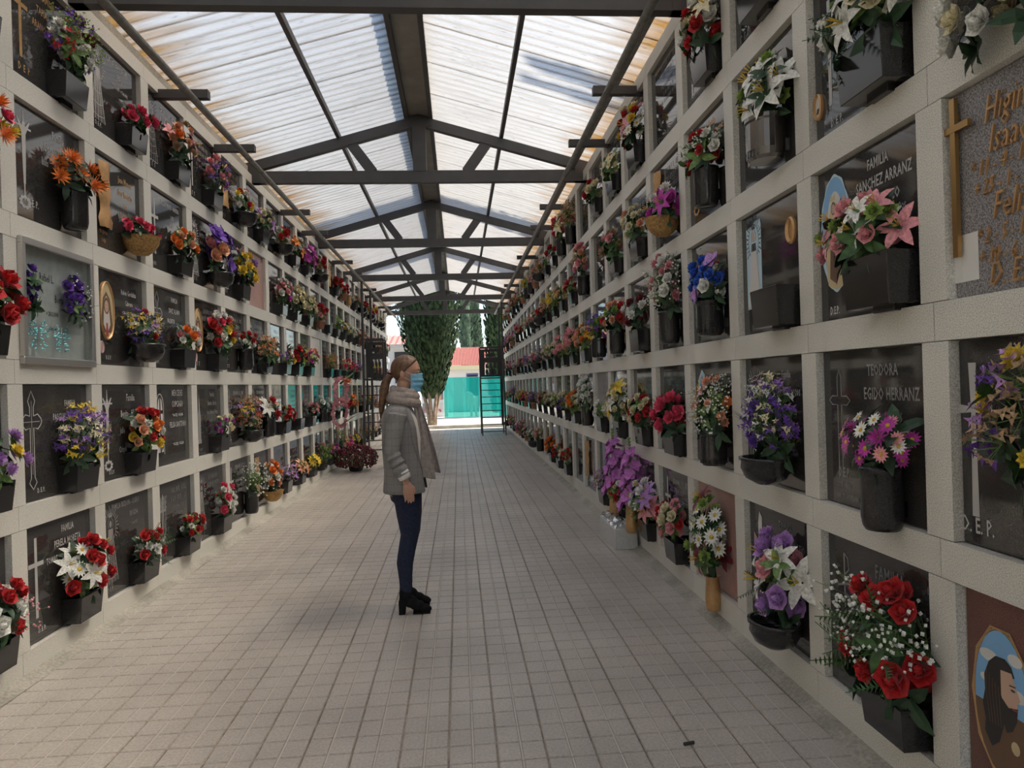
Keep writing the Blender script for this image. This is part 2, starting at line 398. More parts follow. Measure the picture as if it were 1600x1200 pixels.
# ---------------------------------------------------------------- roof
ZRID = CH+3.475; SL = .279       # top of rafters at the ridge, fall per metre
def zr(x): return ZRID-SL*abs(x-RIDGE)
XEL, XER = -3.15, 2.32
TRY = [-7.55, -3.40, .75, 4.90, 9.05, 13.2, 17.35, 21.5, 25.65]
def make_truss(y, n):
    t = empty('roof_truss', loc=(RIDGE, y, CH+2.62))
    tag(t, f'dark steel roof truss with tie beam and struts, {ORD[n]} one along the corridor' if n > 0 else ('dark steel roof truss just overhead at the very front' if n == 0 else 'dark steel roof truss behind the viewpoint, '+('nearer' if n == -1 else 'farther')+' of the two'), 'truss', 'roof trusses')
    def loc(v): return (v[0]-RIDGE, v[1]-y, v[2]-CH-2.62)
    wd = .09
    g = G(); g.bar(loc((XL-.15, y, CH+2.695)), loc((XR+.15, y, CH+2.695)), wd, .15); obj('tie_beam', g, STEEL, t)
    for s in (-1, 1):
        xe = XL-.25 if s < 0 else XR+.25
        g = G(); g.bar(loc((RIDGE+s*.0, y, ZRID-.06)), loc((xe, y, zr(xe)-.06)), wd, .125); obj('rafter', g, STEEL, t)
        g = G(); g.bar(loc((RIDGE+s*.87, y, zr(RIDGE+s*.87)-.10)), loc((RIDGE+s*.60, y, CH+2.76)), wd*.8, .13); obj('strut', g, STEEL, t)
        xg = XL+.10 if s < 0 else XR-.10
        g = G(); v = [loc(p) for p in ((xg, y-.05, CH+2.62), (xg+s*.25, y-.05, CH+2.62), (xg+s*.25, y-.05, zr(xg+s*.25)-.05), (xg, y-.05, zr(xg)-.05))]
        v2 = [(a, b+.1, c) for a, b, c in v]; g.add(v+v2, [(0, 1, 2, 3), (7, 6, 5, 4), (0, 4, 5, 1), (1, 5, 6, 2), (2, 6, 7, 3), (3, 7, 4, 0)]); obj('gusset_plate', g, STEEL, t)
    g = G(); g.box(-.085, .085, -.05, .05, .14, ZRID-CH-2.62-.02); obj('king_post', g, STEEL, t)
    g = G(); v = [(-.16, -.052, .72), (.16, -.052, .72), (.16, -.052, .835), (0, -.052, .868), (-.16, -.052, .835)]
    v2 = [(a, .052, c) for a, b, c in v]; g.add(v+v2, [(0, 1, 2, 3, 4), (9, 8, 7, 6, 5), (0, 5, 6, 1), (1, 6, 7, 2), (2, 7, 8, 3), (3, 8, 9, 4), (4, 9, 5, 0)]); obj('ridge_plate', g, STEEL, t)
    return t
for i, y in enumerate(TRY): make_truss(y, i-2)
def long_beam(name, x, z, w_, h_, lab, cat, mtr=STEEL, y0=YBACK, y1=25.8):
    g = G(); g.box(-w_/2, w_/2, 0, y1-y0, -h_/2, h_/2); o = obj(name, g, mtr); o.location = (x, y0, z); tag(o, lab, cat); return o
long_beam('ridge_purlin', RIDGE-.155, zr(RIDGE-.155)+.045, .05, .09, 'dark steel purlin left of the ridge cap, running the length of the roof', 'purlin')
long_beam('ridge_purlin', RIDGE+.155, zr(RIDGE+.155)+.045, .05, .09, 'dark steel purlin right of the ridge cap, running the length of the roof', 'purlin')
long_beam('purlin', RIDGE-1.02, zr(RIDGE-1.02)+.035, .045, .07, 'thin dark steel purlin halfway down the left roof slope', 'purlin')
long_beam('purlin', RIDGE+1.06, zr(RIDGE+1.06)+.035, .045, .07, 'thin dark steel purlin halfway down the right roof slope', 'purlin')
g = G(); n = 2
vs = []
for y in (YBACK, 25.9):
    for dx, dz in ((-.215, .03), (-.13, .055), (0, .105), (.13, .055), (.215, .03)): vs.append((RIDGE+dx, y, ZRID+.10+dz-.075+.075))
g.add(vs, [(0, 5, 6, 1), (1, 6, 7, 2), (2, 7, 8, 3), (3, 8, 9, 4)])
g.box(RIDGE-.13, RIDGE+.13, YBACK, 25.85, ZRID+.02, ZRID+.03)
o = obj('ridge_cap', g, CAP); RCAP = o

ceil = empty('ceiling', loc=(RIDGE, 0, ZRID)); ceil['kind'] = 'structure'
RCAP.parent = ceil; RCAP.location = (-RIDGE, 0, -ZRID)
def sheet_mesh(s, length):
    g = G(); a = .155; b = 2.78 if s < 0 else 2.76
    wv = .138; nw = int(length/wv*8); xs = [a+(b-a)*k/8 for k in range(9)]
    vs = []
    for i in range(nw+1):
        y = length*i/nw
        h = .008*math.sin(2*PI*y/wv)
        for x in xs: vs.append((s*x, y, .093-SL*x+h))
    fs = []
    for i in range(nw):
        for k in range(8):
            q = (i*9+k, i*9+k+1, (i+1)*9+k+1, (i+1)*9+k); fs.append(q if s > 0 else q[::-1])
    g.add(vs, fs); g.sm = True
    return g
SHW = .83
sm_ = {s: sheet_mesh(s, SHW+.04).mesh('roof_sheet') for s in (-1, 1)}
for s in (-1, 1): sm_[s].materials.append(SHEET)
y = YBACK; k = 0
while y < 25.6:
    for s in (-1, 1):
        o = bpy.data.objects.new('roof_sheet', sm_[s]); COL.objects.link(o); o.parent = ceil
        o.matrix_local = Matrix.Translation((0, y, .004*(k % 2)))
    y += SHW; k += 1

# ladder rails and brackets
def rail(x, z, r, lab, side):
    t = empty('ladder_rail', loc=(x, YBACK, z)); tag(t, lab, 'rail')
    g = G(); g.tube([(0, 0, 0), (0, 25.5-YBACK, 0)], r, 12); obj('pipe', g, STEEL_G, t, smooth=True)
    ys = [TRY[0]+1.383*k for k in range(25)]
    sg = -1 if side == 'L' else 1
    for k, y in enumerate(ys):
        if k % 3 == 0: continue
        g = G(); xw = (XL-.08 if side == 'L' else XR+.08)-x
        g.box(*sorted((xw, -sg*.10)), y-YBACK-.035, y-YBACK+.035, r+.002, r+.075); obj('bracket', g, STEEL, t)
rail(-2.20, CH+2.53, .032, 'grey steel pipe rail under the left eave carrying the ladder', 'L')
rail(1.395, CH+2.575, .032, 'grey steel pipe rail under the right eave carrying the ladder', 'R')
g = G(); g.box(-.02, .02, 0, 25.5-YBACK, -.028, .028); o = obj('flat_rail', g, STEEL_G); o.location = (1.56, YBACK, CH+2.80)
tag(o, 'flat steel rail between the pipe rail and the right wall', 'rail')

# ---------------------------------------------------------------- flowers
def petal(g, az, tilt, L, W, curl=0., r0=.02, z0=0., mi=0, segs=3, cup=.25, tip=.15, ruff=0., q=None):
    """one petal: tilt is the elevation above horizontal at its base, curl is added along it (degrees)"""
    vs = []; r, z = r0, z0; ca, sa = math.cos(az), math.sin(az)
    for i in range(segs+1):
        t = i/segs
        if i:
            a = math.radians(tilt+curl*t); r += L/segs*math.cos(a); z += L/segs*math.sin(a)
        a = math.radians(tilt+curl*t+90)
        wd = W*(math.sin(PI*(.18+(.82-.0)*t*(1-tip/2)))**.8+.05) if tip < 1 else W*(math.sin(PI*min(.98, .12+.86*t)))
        for sx in (-1, 0, 1):
            lift = cup*wd*(1 if sx else 0)+(ruff*math.sin(3.1*sx+5*t+az*3) if ruff else 0)
            rr = r+math.cos(a)*lift; zz = z+math.sin(a)*lift
            vs.append((ca*rr-sa*wd*sx, sa*rr+ca*wd*sx, zz))
    fs = []
    for i in range(segs):
        for k in (0, 1): b = i*3+k; fs.append((b, b+1, b+4, b+3))
    g.add(vs, fs, mi)
def dome(g, r, h, n=8, z0=0., mi=1):
    g.lathe([(r, z0), (r*.8, z0+h*.6), (r*.35, z0+h)], n, mi)
def F_rose():
    g = G()
    for k in range(5): petal(g, k*2*PI/5, 12, .52, .30, 30, cup=.1, z0=-.1, tip=0)
    for k in range(4): petal(g, k*2*PI/4+.5, 48, .46, .27, 25, cup=.25, z0=-.08, tip=0)
    for k in range(3): petal(g, k*2*PI/3+.2, 72, .44, .22, 25, cup=.4, z0=-.05, tip=0)
    g.lathe([(.09, 0), (.13, .2), (.05, .36)], 6, 0)
    return g
def F_daisy():
    g = G()
    for k in range(13): petal(g, k*2*PI/13, 16+(k % 3)*4, .46, .085, -16, r0=.05, segs=2, cup=.1, tip=0)
    dome(g, .14, .09); return g
def F_lily():
    g = G()
    for k in range(6): petal(g, k*PI/3, 55, .60, .13, -72, r0=.02, z0=-.15, segs=4, cup=.25, tip=1)
    for k in range(4): g.bar((0, 0, 0), (.10*math.cos(k*1.6), .10*math.sin(k*1.6), .30), .02, .02, (0, 1, .1), 1)
    return g
def F_carn():
    g = G(); rr = random.Random(2)
    for tier, (n, tl, L) in enumerate(((7, -5, .42), (7, 25, .40), (6, 52, .38), (4, 78, .34))):
        for k in range(n): petal(g, k*2*PI/n+tier*.6+rr.uniform(-.2, .2), tl, L, .17, 20, r0=.04, segs=2, cup=.3*rr.uniform(.3, 1.6), tip=0)
    return g
def F_spike():
    g = G()
    for tier, (n, tl) in enumerate(((10, 5), (9, 30), (7, 55))):
        for k in range(n): petal(g, k*2*PI/n+tier*.4, tl, .48, .06, 12, segs=2, cup=.2, tip=1)
    dome(g, .08, .1); return g
def blob(g, c, r, mi=0):
    x, y, z = c
    g.add([(x+r, y, z), (x, y+r, z), (x-r, y, z), (x, y-r, z), (x, y, z+r), (x, y, z-r)], [(0, 1, 4), (1, 2, 4), (2, 3, 4), (3, 0, 4), (1, 0, 5), (2, 1, 5), (3, 2, 5), (0, 3, 5)], mi)
def F_statice():
    g = G(); rr = random.Random(4)
    for k in range(15):
        a, e = rr.uniform(0, 2*PI), rr.uniform(-.1, 1.3); R = rr.uniform(.30, .5)
        c = Vector((math.cos(a)*math.cos(e)*R, math.sin(a)*math.cos(e)*R, math.sin(e)*R*.9-.05))
        q = (c-Vector((0, 0, -.2))).to_track_quat('Z', 'X').to_matrix().to_4x4()
        gg = G()
        for j in range(3): petal(gg, j*2*PI/3, 35, .16, .085, -10, segs=1, cup=.2, tip=0)
        g.join(gg, Matrix.Translation(c) @ q)
        if k % 2 == 0: g.bar((0, 0, -.3), c, .012, .012, (.1, 1, .2), 1)
    return g
def F_baby():
    g = G(); rr = random.Random(9)
    for k in range(22):
        a, e = rr.uniform(0, 2*PI), rr.uniform(-.1, 1.4); R = rr.uniform(.28, .55)
        c = (math.cos(a)*math.cos(e)*R, math.sin(a)*math.cos(e)*R, math.sin(e)*R-.05); blob(g, c, rr.uniform(.03, .048))
        if k % 2: g.bar((0, 0, -.3), c, .006, .006, (.1, 1, .2), 1)
    return g
def F_glad():
    g = G()
    for k in range(6): petal(g, k*PI/3, 50 if k % 2 else 30, .55, .22, -35, segs=4, cup=.15, tip=0, ruff=.035)
    return g
def F_leaf():
    g = G(); rr = random.Random(1)
    for k in range(4): petal(g, k*2*PI/4+rr.uniform(-.4, .4), 35+rr.uniform(-15, 25), .62, .13, -40, segs=3, cup=.25, tip=1)
    return g
def F_fern():
    g = G()
    for b in range(2):
        gg = G()
        for i in range(9):
            t = i/9
            for s in (-1, 1):
                x = .08+t*.75; L = .20*(1-t*.8)
                gg.add([(x, 0, .25*t), (x+.05+L*.4, s*L, .25*t-.03), (x+.06, 0, .25*t+.01)], [(0, 1, 2)])
        gg.bar((0, 0, 0), (.88, 0, .28), .012, .012)
        g.join(gg, Matrix.Rotation(b*2.2, 4, 'Z') @ Matrix.Rotation(-.5, 4, 'Y'))
    return g
def F_grass():
    g = G(); rr = random.Random(3)
    for k in range(12): petal(g, k*.55+rr.uniform(0, .5), 66+rr.uniform(0, 20), .9, .018, -26, segs=3, cup=.3, tip=1)
    return g
FL = {'r': ('rose', F_rose, .105), 'd': ('daisy', F_daisy, .095), 'l': ('lily', F_lily, .16), 'c': ('carnation', F_carn, .095), 's': ('statice_sprig', F_statice, .13),
      'b': ('gypsophila_sprig', F_baby, .16), 'y': ('chrysanthemum', F_spike, .12), 'g': ('gladiolus_bloom', F_glad, .13), 'v': ('leaf_sprig', F_leaf, .17), 'f': ('fern_frond', F_fern, .22), 't': ('grass_tuft', F_grass, .26)}
FG = {k: v[1]() for k, v in FL.items()}
FM = {}
for k, v in FL.items():
    me = FG[k].mesh(v[0], smooth=k not in 'sbtf'); FM[k] = me
    me.materials.append(GREEN[0] if k in 'vft' else petal_mat('W')); me.materials.append(YEL if k in 'dly' else GREEN[1])
PLUR = {'r': 'roses', 'd': 'daisies', 'l': 'lilies', 'c': 'carnations', 's': 'statice', 'b': 'gypsophila', 'y': 'chrysanthemums', 'g': 'gladioli'}

def parse(sp):
    size, items = sp.split('|'); w_, h_ = [float(x) for x in size.split('x')]
    out = []
    for it in items.split():
        k = it[0]
        if k in 'vft':
            out.append((k, None, int(it[1:])))
        else: out.append((k, it[1], int(it[2:])))
    return w_, h_, out
def describe(items):
    fl = sorted([i for i in items if i[1]], key=lambda i: -i[2])
    if not fl:
        return 'green foliage spray'
    a = f'{CNAME[fl[0][1]]} {PLUR[fl[0][0]]}'
    for b in fl[1:]:
        if b[1] != fl[0][1]:
            if b[0] == fl[0][0]: return f'{CNAME[fl[0][1]]} and {CNAME[b[1]]} {PLUR[b[0]]}'
            return a+f' and {CNAME[b[1]]} {PLUR[b[0]]}'
    return a
def bouquet(M, sp, seed, label, near, depth=.15, name='flower_bouquet', group=None, dens=1., stem=True):
    """M: frame at the mouth of the vase, y up, z out of the wall"""
    w_, h_, items = parse(sp); rr = random.Random(seed)
    t = empty(name, M); tag(t, label, 'flowers', group)
    nfl = sum(n for k, c, n in items if c); nlf = sum(n for k, c, n in items if not c)
    if nlf == 0: items = items+[('v', None, 5)]
    lst = []
    for k, c, n in items:
        # flowers of a kind keep together a little
        for _ in range(int(round(n*(1.65 if c else 1.25)))): lst.append((k, c))
    fl = [x for x in lst if x[1]]; lf = [x for x in lst if not x[1]]
    if rr.random() < .7: rr.shuffle(fl)
    else: fl = fl[::2]+fl[1::2][::-1]
    n = len(fl); scale = 1.0
    if n: scale = min(1.9, max(.55, math.sqrt(w_*h_/(n*.0062))))
    pts = []
    for i in range(max(n, 1)):
        # spread over the front and top of an ellipsoid
        t_ = (i+.5)/max(n, 1); el = math.asin(-.45+1.4*t_) if -.45+1.4*t_ < 1 else PI/2
        az = i*2.39996 % (2*PI)
        x = math.cos(el)*math.sin(az); z = math.cos(el)*math.cos(az)*.55+.5; y = math.sin(el)
        pts.append((x, y, z))
    order = list(range(len(pts)))
    foli, bl = [], []
    def place(k, c, p, d, s, store):
        q = Vector(d).to_track_quat('Z', 'Y'); Mx = Matrix.Translation(p) @ q.to_matrix().to_4x4() @ Matrix.Rotation(rr.uniform(0, 6.28), 4, 'Z') @ Matrix.Diagonal((s, s, s, 1))
        store.append((k, c, Mx))
    for (k, c), i in zip(fl, order):
        x, y, z = pts[i]
        p = Vector((x*w_*.36, h_*.35+y*h_*.38, z*depth+.035)); p += Vector((rr.uniform(-1, 1), rr.uniform(-1, 1), rr.uniform(-1, 1)))*.018
        d = Vector((x*.7, y*.7+.25, .85+z*.4)).normalized()
        s = .84*FL[k][2]*scale*rr.uniform(.85, 1.15)*(1.15 if k == 'b' else 1)
        place(k, c, p, d, s, bl)
    for j, (k, c) in enumerate(lf):
        a = j*2.4+seed; 
        if k == 'v' or k == 'f':
            x = math.sin(a)*rr.uniform(.5, 1.0); y = rr.uniform(-.75, .75)
            p = Vector((x*w_*.27, h_*.33+y*h_*.30, .05+depth*rr.uniform(.1, .75))); d = Vector((x*.8, y*.6+.2, .8)).normalized()
        else:
            x = rr.uniform(-.6, .6); p = Vector((x*w_*.35, h_*rr.uniform(.1, .4), .03+depth*.5)); d = Vector((x*.6, 1, .28)).normalized()
        place(k, c, p, d, .66*FL[k][2]*rr.uniform(.85, 1.25)*max(.8, min(1.3, w_/.38)), foli)
    # filling of leaves behind the blooms
    fill = []
    for j in range(7):
        a = j*.9+seed; p = Vector((math.sin(a)*w_*.22, h_*.30+math.cos(a*1.7)*h_*.24, .05+depth*.25)); place('v', None, p, (math.sin(a)*.7, math.cos(a*1.7)*.5+.3, .8), .15*max(.8, w_/.4), fill)
    gi = GREEN[seed % 2 if rr.random() < .75 else 2]
    if near:
        for k, c, Mx in bl+foli:
            o = bpy.data.objects.new(FL[k][0], FM[k]); COL.objects.link(o); o.parent = t; o.matrix_local = Mx
            o.material_slots[0].link = 'OBJECT'; o.material_slots[0].material = petal_mat(c) if c else (GREEN[2] if k == 'f' and seed % 2 else gi)
        g = G()
        for k, c, Mx in fill: g.join(FG[k], Mx)
        if depth > .05 and stem: g.tube([(0, -.06, .07), (0, h_*.3, .09)], [.03, .02], 6)
        o = obj('foliage', g, GREEN[2], t); o['kind'] = 'stuff'
    else:
        g = G(); cols = []
        for k, c, Mx in bl:
            if c not in cols: cols.append(c)
            g.join(FG[k], Mx, {0: cols.index(c), 1: 99})
        g.m = [len(cols) if q == 99 else q for q in g.m]
        if bl: o = obj('blooms', g, [petal_mat(c) for c in cols]+[YEL], t); o['kind'] = 'stuff'
        g = G()
        for k, c, Mx in fill+foli: g.join(FG[k], Mx)
        if depth > .05 and stem: g.tube([(0, -.06, .07), (0, h_*.3, .09)], [.03, .02], 6)
        o = obj('foliage', g, gi, t); o['kind'] = 'stuff'
    return t

# ---------------------------------------------------------------- vases (frame: x right, y up, z out; origin at bottom of the slab)
def V_box(w_=.28, h_=.165, d=.13, tp=.012):
    g = G()
    b = [(-w_/2+tp, 0, 0), (w_/2-tp, 0, 0), (w_/2-tp, 0, d-tp*1.3), (-w_/2+tp, 0, d-tp*1.3)]
    t = [(-w_/2, h_, 0), (w_/2, h_, 0), (w_/2, h_, d), (-w_/2, h_, d)]
    i = [(-w_/2+.014, h_, .014), (w_/2-.014, h_, .014), (w_/2-.014, h_, d-.014), (-w_/2+.014, h_, d-.014)]
    k = [(x, h_-.05, z) for x, y, z in i]
    g.add(b+t+i+k, [(0, 1, 2, 3), (0, 3, 7, 4)[::1], (3, 2, 6, 7), (2, 1, 5, 6), (1, 0, 4, 5), (4, 7, 11, 8), (7, 6, 10, 11), (6, 5, 9, 10), (5, 4, 8, 9), (8, 11, 15, 12), (11, 10, 14, 15), (10, 9, 13, 14), (9, 8, 12, 13), (15, 14, 13, 12)])
    g.box(-w_*.22, w_*.22, -.02, .02, 0, d*.45)
    return g
RX = Matrix.Rotation(-PI/2, 4, 'X')   # lathe axis z -> y
def V_lathe(prof, n=20, zc=.085, sx=1., ribs=0):
    g = G(); M = Matrix.Translation((0, 0, zc)) @ RX
    g.lathe(prof, n, 0, sx, 1, True, M)
    if ribs:
        for k in range(ribs):
            a = 2*PI*k/ribs; r = prof[1][0]; g.bar(M @ Vector((r*math.cos(a), r*math.sin(a), prof[1][1])), M @ Vector((r*1.0*math.cos(a), r*math.sin(a), prof[-3][1])), .012, .012, (0, .3, 1))
    g.box(-.03, .03, .05, .11, 0, zc)
    g.sm = ribs == 0
    return g
def cylp(r, h, lip=.006): return [(r*.80, 0), (r*.92, .015), (r, .05), (r, h-.03), (r+lip, h-.02), (r+lip, h), (r-.012, h), (r-.012, h-.04)]
VASES = {
 'B': ('flower_box', lambda: V_box(), PLANTM, .165, False), 'X': ('flower_box', lambda: V_box(.31, .20, .145, .010), PLANTM, .20, False),
 'C': ('flower_vase', lambda: V_lathe(cylp(.078, .25)), PLANTM, .25, True), 'K': ('flower_vase', lambda: V_lathe(cylp(.085, .22), 20, .095, 1, 18), PLANTM, .22, False),
 'M': ('flower_vase', lambda: V_lathe(cylp(.095, .22), 24, .105, 1.15, 22), mat('ribbed steel', (.20, .19, .18), .18, .9), .22, False),
 'O': ('flower_bowl', lambda: V_lathe([(.05, 0), (.10, .03), (.125, .08), (.12, .12), (.133, .125), (.133, .14), (.115, .14), (.115, .11)], 24, .13, 1.15), PLANTM, .14, True),
 'G': ('flower_vase', lambda: V_lathe([(.035, 0), (.045, .01), (.052, .05), (.050, .12), (.042, .22), (.055, .235), (.05, .235), (.04, .22)], 16, .075), GOLD, .235, True),
 'S': ('flower_basket', lambda: V_lathe([(.05, 0), (.09, .03), (.125, .08), (.135, .13), (.145, .14), (.13, .14), (.12, .12)], 20, .11, .95, 0), mat('wicker', (.42, .25, .09), .6, 0, .4, noise=(60, .4)), .14, True),
 'T': ('flower_pot', lambda: V_lathe([(.045, 0), (.05, .01), (.072, .12), (.082, .12), (.082, .15), (.07, .15), (.065, .12)], 16, .10), mat('terracotta', (.42, .20, .12), .75, 0, .3, noise=(20, .2)), .15, True),
}
VM = {}
def vase_mesh(c):
    if c not in VM:
        nm, fn, mt, h, sm = VASES[c]; g = fn(); me = g.mesh(nm, smooth=sm)
        if c in 'BX': bevel(me, .003)
        if sm:
            me.shade_auto_smooth() if hasattr(me, 'shade_auto_smooth') else None
        me.materials.append(mt); VM[c] = me
    return VM[c]

# ---------------------------------------------------------------- engravings (flat print: thin strokes and fills, frame 0..SW, 0..SH centred in x)
def stroke(g, pts, wd, closed=False, z=0., mi=0):
    pts = [Vector((p[0], p[1], 0)) for p in pts]; n = len(pts); vs = []
    for i in range(n):
        a = pts[i-1] if (i or closed) else pts[i]; b = pts[(i+1) % n] if (i < n-1 or closed) else pts[i]
        d = (b-a); d = d.normalized() if d.length > 1e-6 else Vector((1, 0, 0)); nn = Vector((-d.y, d.x, 0))*wd/2
        for q in (pts[i]+nn, pts[i]-nn): vs.append((q.x, q.y, z))
    fs = [(2*i, 2*i+1, (2*i+3) % (2*n), (2*i+2) % (2*n)) for i in range(n if closed else n-1)]
    g.add(vs, fs, mi)
def fill(g, pts, z=0., mi=0): g.add([(p[0], p[1], z) for p in pts], [tuple(range(len(pts)))], mi)
def ell(cx, cy, rx, ry, n=24, a0=0., a1=2*PI):
    m_ = n if a1-a0 >= 2*PI-.01 else n+1
    return [(cx+rx*math.cos(a0+(a1-a0)*i/n), cy+ry*math.sin(a0+(a1-a0)*i/n)) for i in range(m_)]
def E_cross(g, cx=0, top=.62, bot=.14, arm=.075, wd=.026, ay=None):
    ay = ay or top-.16
    fill(g, [(cx-wd/2, bot), (cx+wd/2, bot), (cx+wd/2, top), (cx-wd/2, top)]); fill(g, [(cx-arm, ay-wd/2), (cx+arm, ay-wd/2), (cx+arm, ay+wd/2), (cx-arm, ay+wd/2)], .0004)
def E_flare(g):
    fill(g, [(-.016, .10), (.016, .10), (.010, .46), (-.010, .46)]); fill(g, [(-.010, .46), (.010, .46), (.018, .62), (-.018, .62)])
    fill(g, [(-.085, .445), (-.010, .452), (-.010, .472), (-.085, .48)]); fill(g, [(.085, .445), (.085, .48), (.010, .472), (.010, .452)])
def E_bud(g):
    s = .018; pts = [(-s, .14), (-s*2, .11), (0, .07), (s*2, .11), (s, .14), (s, .44), (.06, .43), (.09, .455), (.10, .475), (.09, .495), (.06, .52), (s, .51), (s, .56), (.035, .60), (0, .66), (-.035, .60), (-s, .56), (-s, .51), (-.06, .52), (-.09, .495), (-.10, .475), (-.09, .455), (-.06, .43), (-s, .44)]
    stroke(g, pts, .007, True); stroke(g, [(0, .16), (0, .60)], .003); stroke(g, [(-.08, .475), (.08, .475)], .003)
def E_outcross(g):
    s = .016; pts = [(-s, .12), (0, .085), (s, .12), (s, .455), (.06, .455), (.085, .475), (.06, .495), (s, .495), (s, .58), (0, .615), (-s, .58), (-s, .495), (-.06, .495), (-.085, .475), (-.06, .455), (-s, .455)]
    stroke(g, pts, .006, True)
def E_crucifix(g):
    E_cross(g, 0, .66, .12, .075, .012, .56)
    fill(g, [(-.02, .52), (-.065, .60), (-.055, .605), (0, .545), (.055, .605), (.065, .60), (.02, .52), (.018, .40), (.010, .22), (-.010, .22), (-.018, .40)], .0006)
    fill(g, ell(0, .575, .016, .022, 10), .0008); 
    for k in range(9): a = k*.7; fill(g, ell(math.sin(a)*.045, .11+math.cos(a)*.03, .018, .011, 8), .0004+.0001*k)
def E_virgin(g):
    for k in range(22):
        a = -.6+k*(PI+1.2)/21; r0, r1 = .085, .125 if k % 2 else .108
        stroke(g, [(r0*math.cos(a), .50+r0*1.3*math.sin(a)), (r1*math.cos(a), .50+r1*1.3*math.sin(a))], .008)
    stroke(g, ell(0, .50, .078, .105), .006, True)
    stroke(g, [(-.03, .50), (-.035, .545), (0, .585), (.035, .545), (.03, .50)], .006)
    fill(g, ell(0, .525, .018, .026, 12), .0003)
    for k in range(-4, 5): stroke(g, [(k*.007, .49), (k*.0125, .34), (k*.0235, .10)], .0052 if k % 2 else .009)
    for k in range(4): stroke(g, [(-.035-.017*k, .40-.085*k), (0, .385-.085*k), (.035+.017*k, .40-.085*k)], .004, z=.0003)
    fill(g, ell(0, .44, .020, .035, 10), .0004)
    fill(g, [(-.03, .575), (-.02, .61), (-.008, .59), (0, .625), (.008, .59), (.02, .61), (.03, .575)], .0003)
def E_virgin_lines(g):
    for k in range(20):
        a = -.6+k*(PI+1.2)/19; r0, r1 = .08, .12
        stroke(g, [(r0*math.cos(a), .50+r0*1.3*math.sin(a)), (r1*math.cos(a), .50+r1*1.3*math.sin(a))], .005)
    stroke(g, ell(0, .50, .07, .10), .005, True); stroke(g, ell(0, .525, .018, .026, 12), .005, True)
    for s in (-.9, -.55, -.2, .2, .55, .9): stroke(g, [(s*.03, .49), (s*.06, .34), (s*.11, .10)], .0055)
    stroke(g, [(-.10, .10), (.10, .10)], .006)
    for k in range(5): stroke(g, [(-.04-.01*k, .42-.06*k), (0, .40-.06*k), (.04+.01*k, .42-.06*k)], .0035)
def E_arch(g):
    stroke(g, [(-.07, .10), (-.07, .50)]+[(-x, y) for x, y in ell(0, .50, .07, .12, 10, 0, PI)][0:0]+ell(0, .50, .07, .12, 12, 0, PI)[::-1]+[(.07, .10)], .009)
    fill(g, [(-.055, .12), (-.01, .12), (-.01, .45), (-.055, .45)]); fill(g, [(.01, .12), (.055, .12), (.055, .45), (.01, .45)])
    fill(g, [(-.05, .48), (-.01, .48), (-.01, .59), (-.035, .56)]); fill(g, [(.01, .48), (.05, .48), (.035, .56), (.01, .59)])
def E_candle(g):
    fill(g, [(-.035, .16), (.035, .16), (.035, .40), (.018, .46), (0, .62), (-.018, .46), (-.035, .40)])
    fill(g, [(-.045, .12), (.045, .12), (.045, .16), (-.045, .16)], .0004)
def E_wheat(g):
    for k, (x0_, x1_) in enumerate(((-.05, .02), (-.02, -.03), (.02, .05), (0, -.06), (.04, .0))):
        stroke(g, [(x0_, .08), ((x0_+x1_)/2+.015, .30), (x1_, .56)], .008, z=.0001*k)
        for j in range(6): fill(g, ell(x1_+(.012 if j % 2 else -.012), .46+j*.022, .008, .016, 6), .0006)
    E_cross(g, 0, .60, .20, .06, .020, .46)
def E_palm(g):
    stroke(g, [(0, .10), (.01, .35), (-.01, .60)], .008)
    for k in range(10):
        y_ = .16+k*.04; stroke(g, [(0, y_), (.05, y_+.06)], .006); stroke(g, [(0, y_), (-.05, y_+.06)], .006)
def E_chi(g):
    stroke(g, [(0, .10), (0, .62)], .010); stroke(g, [(-.06, .46), (.07, .50)], .010)
    stroke(g, [(0, .62), (.03, .60), (.035, .55), (.0, .52)], .007); stroke(g, [(.01, .44), (.05, .42), (.03, .38)], .006)
    for s in (-.04, -.02, .03): stroke(g, [(s*.3, .36), (s*1.2, .24), (s*.6, .08)], .005)
EMB = {'cross': E_cross, 'flare': E_flare, 'bud': E_bud, 'out': E_outcross, 'cruc': E_crucifix, 'virg': E_virgin, 'vlin': E_virgin_lines, 'arch': E_arch, 'cand': E_candle, 'wheat': E_wheat, 'palm': E_palm, 'chi': E_chi}
ENAME = {'cross': 'engraved_cross', 'flare': 'engraved_cross', 'bud': 'engraved_cross', 'out': 'engraved_cross', 'cruc': 'engraved_crucifix', 'virg': 'engraved_figure', 'vlin': 'engraved_figure', 'arch': 'engraved_window',
         'cand': 'engraved_candle', 'wheat': 'engraved_wheat', 'palm': 'engraved_palm', 'chi': 'engraved_cross'}
EDESC = {'cross': 'plain cross', 'flare': 'flared cross', 'bud': 'budded cross outline', 'out': 'outlined cross', 'cruc': 'engraved crucifix', 'virg': 'haloed figure', 'vlin': 'haloed line figure', 'arch': 'arched window', 'cand': 'candle motif',
         'wheat': 'wheat-and-cross motif', 'palm': 'palm motif', 'chi': 'rose-and-cross motif', 'none': 'no motif', 'oval': 'oval portrait', 'blue': 'pale blue print', 'carv': 'gilt carved relief', 'jesus': 'oval bearded portrait',
         'gcross': 'raised gold cross', 'madonna': 'oval mother-and-child print', 'lady': 'veiled lady print', 'pray': 'pink praying print', 'flag': 'ribbon print', 'case': 'glass case'}
EMM = {}
def emblem_mesh(c, m_):
    k = (c, m_.name)
    if k not in EMM:
        g = G(); EMB[c](g); me = g.mesh(ENAME[c]); me.materials.append(m_); EMM[k] = me
    return EMM[k]

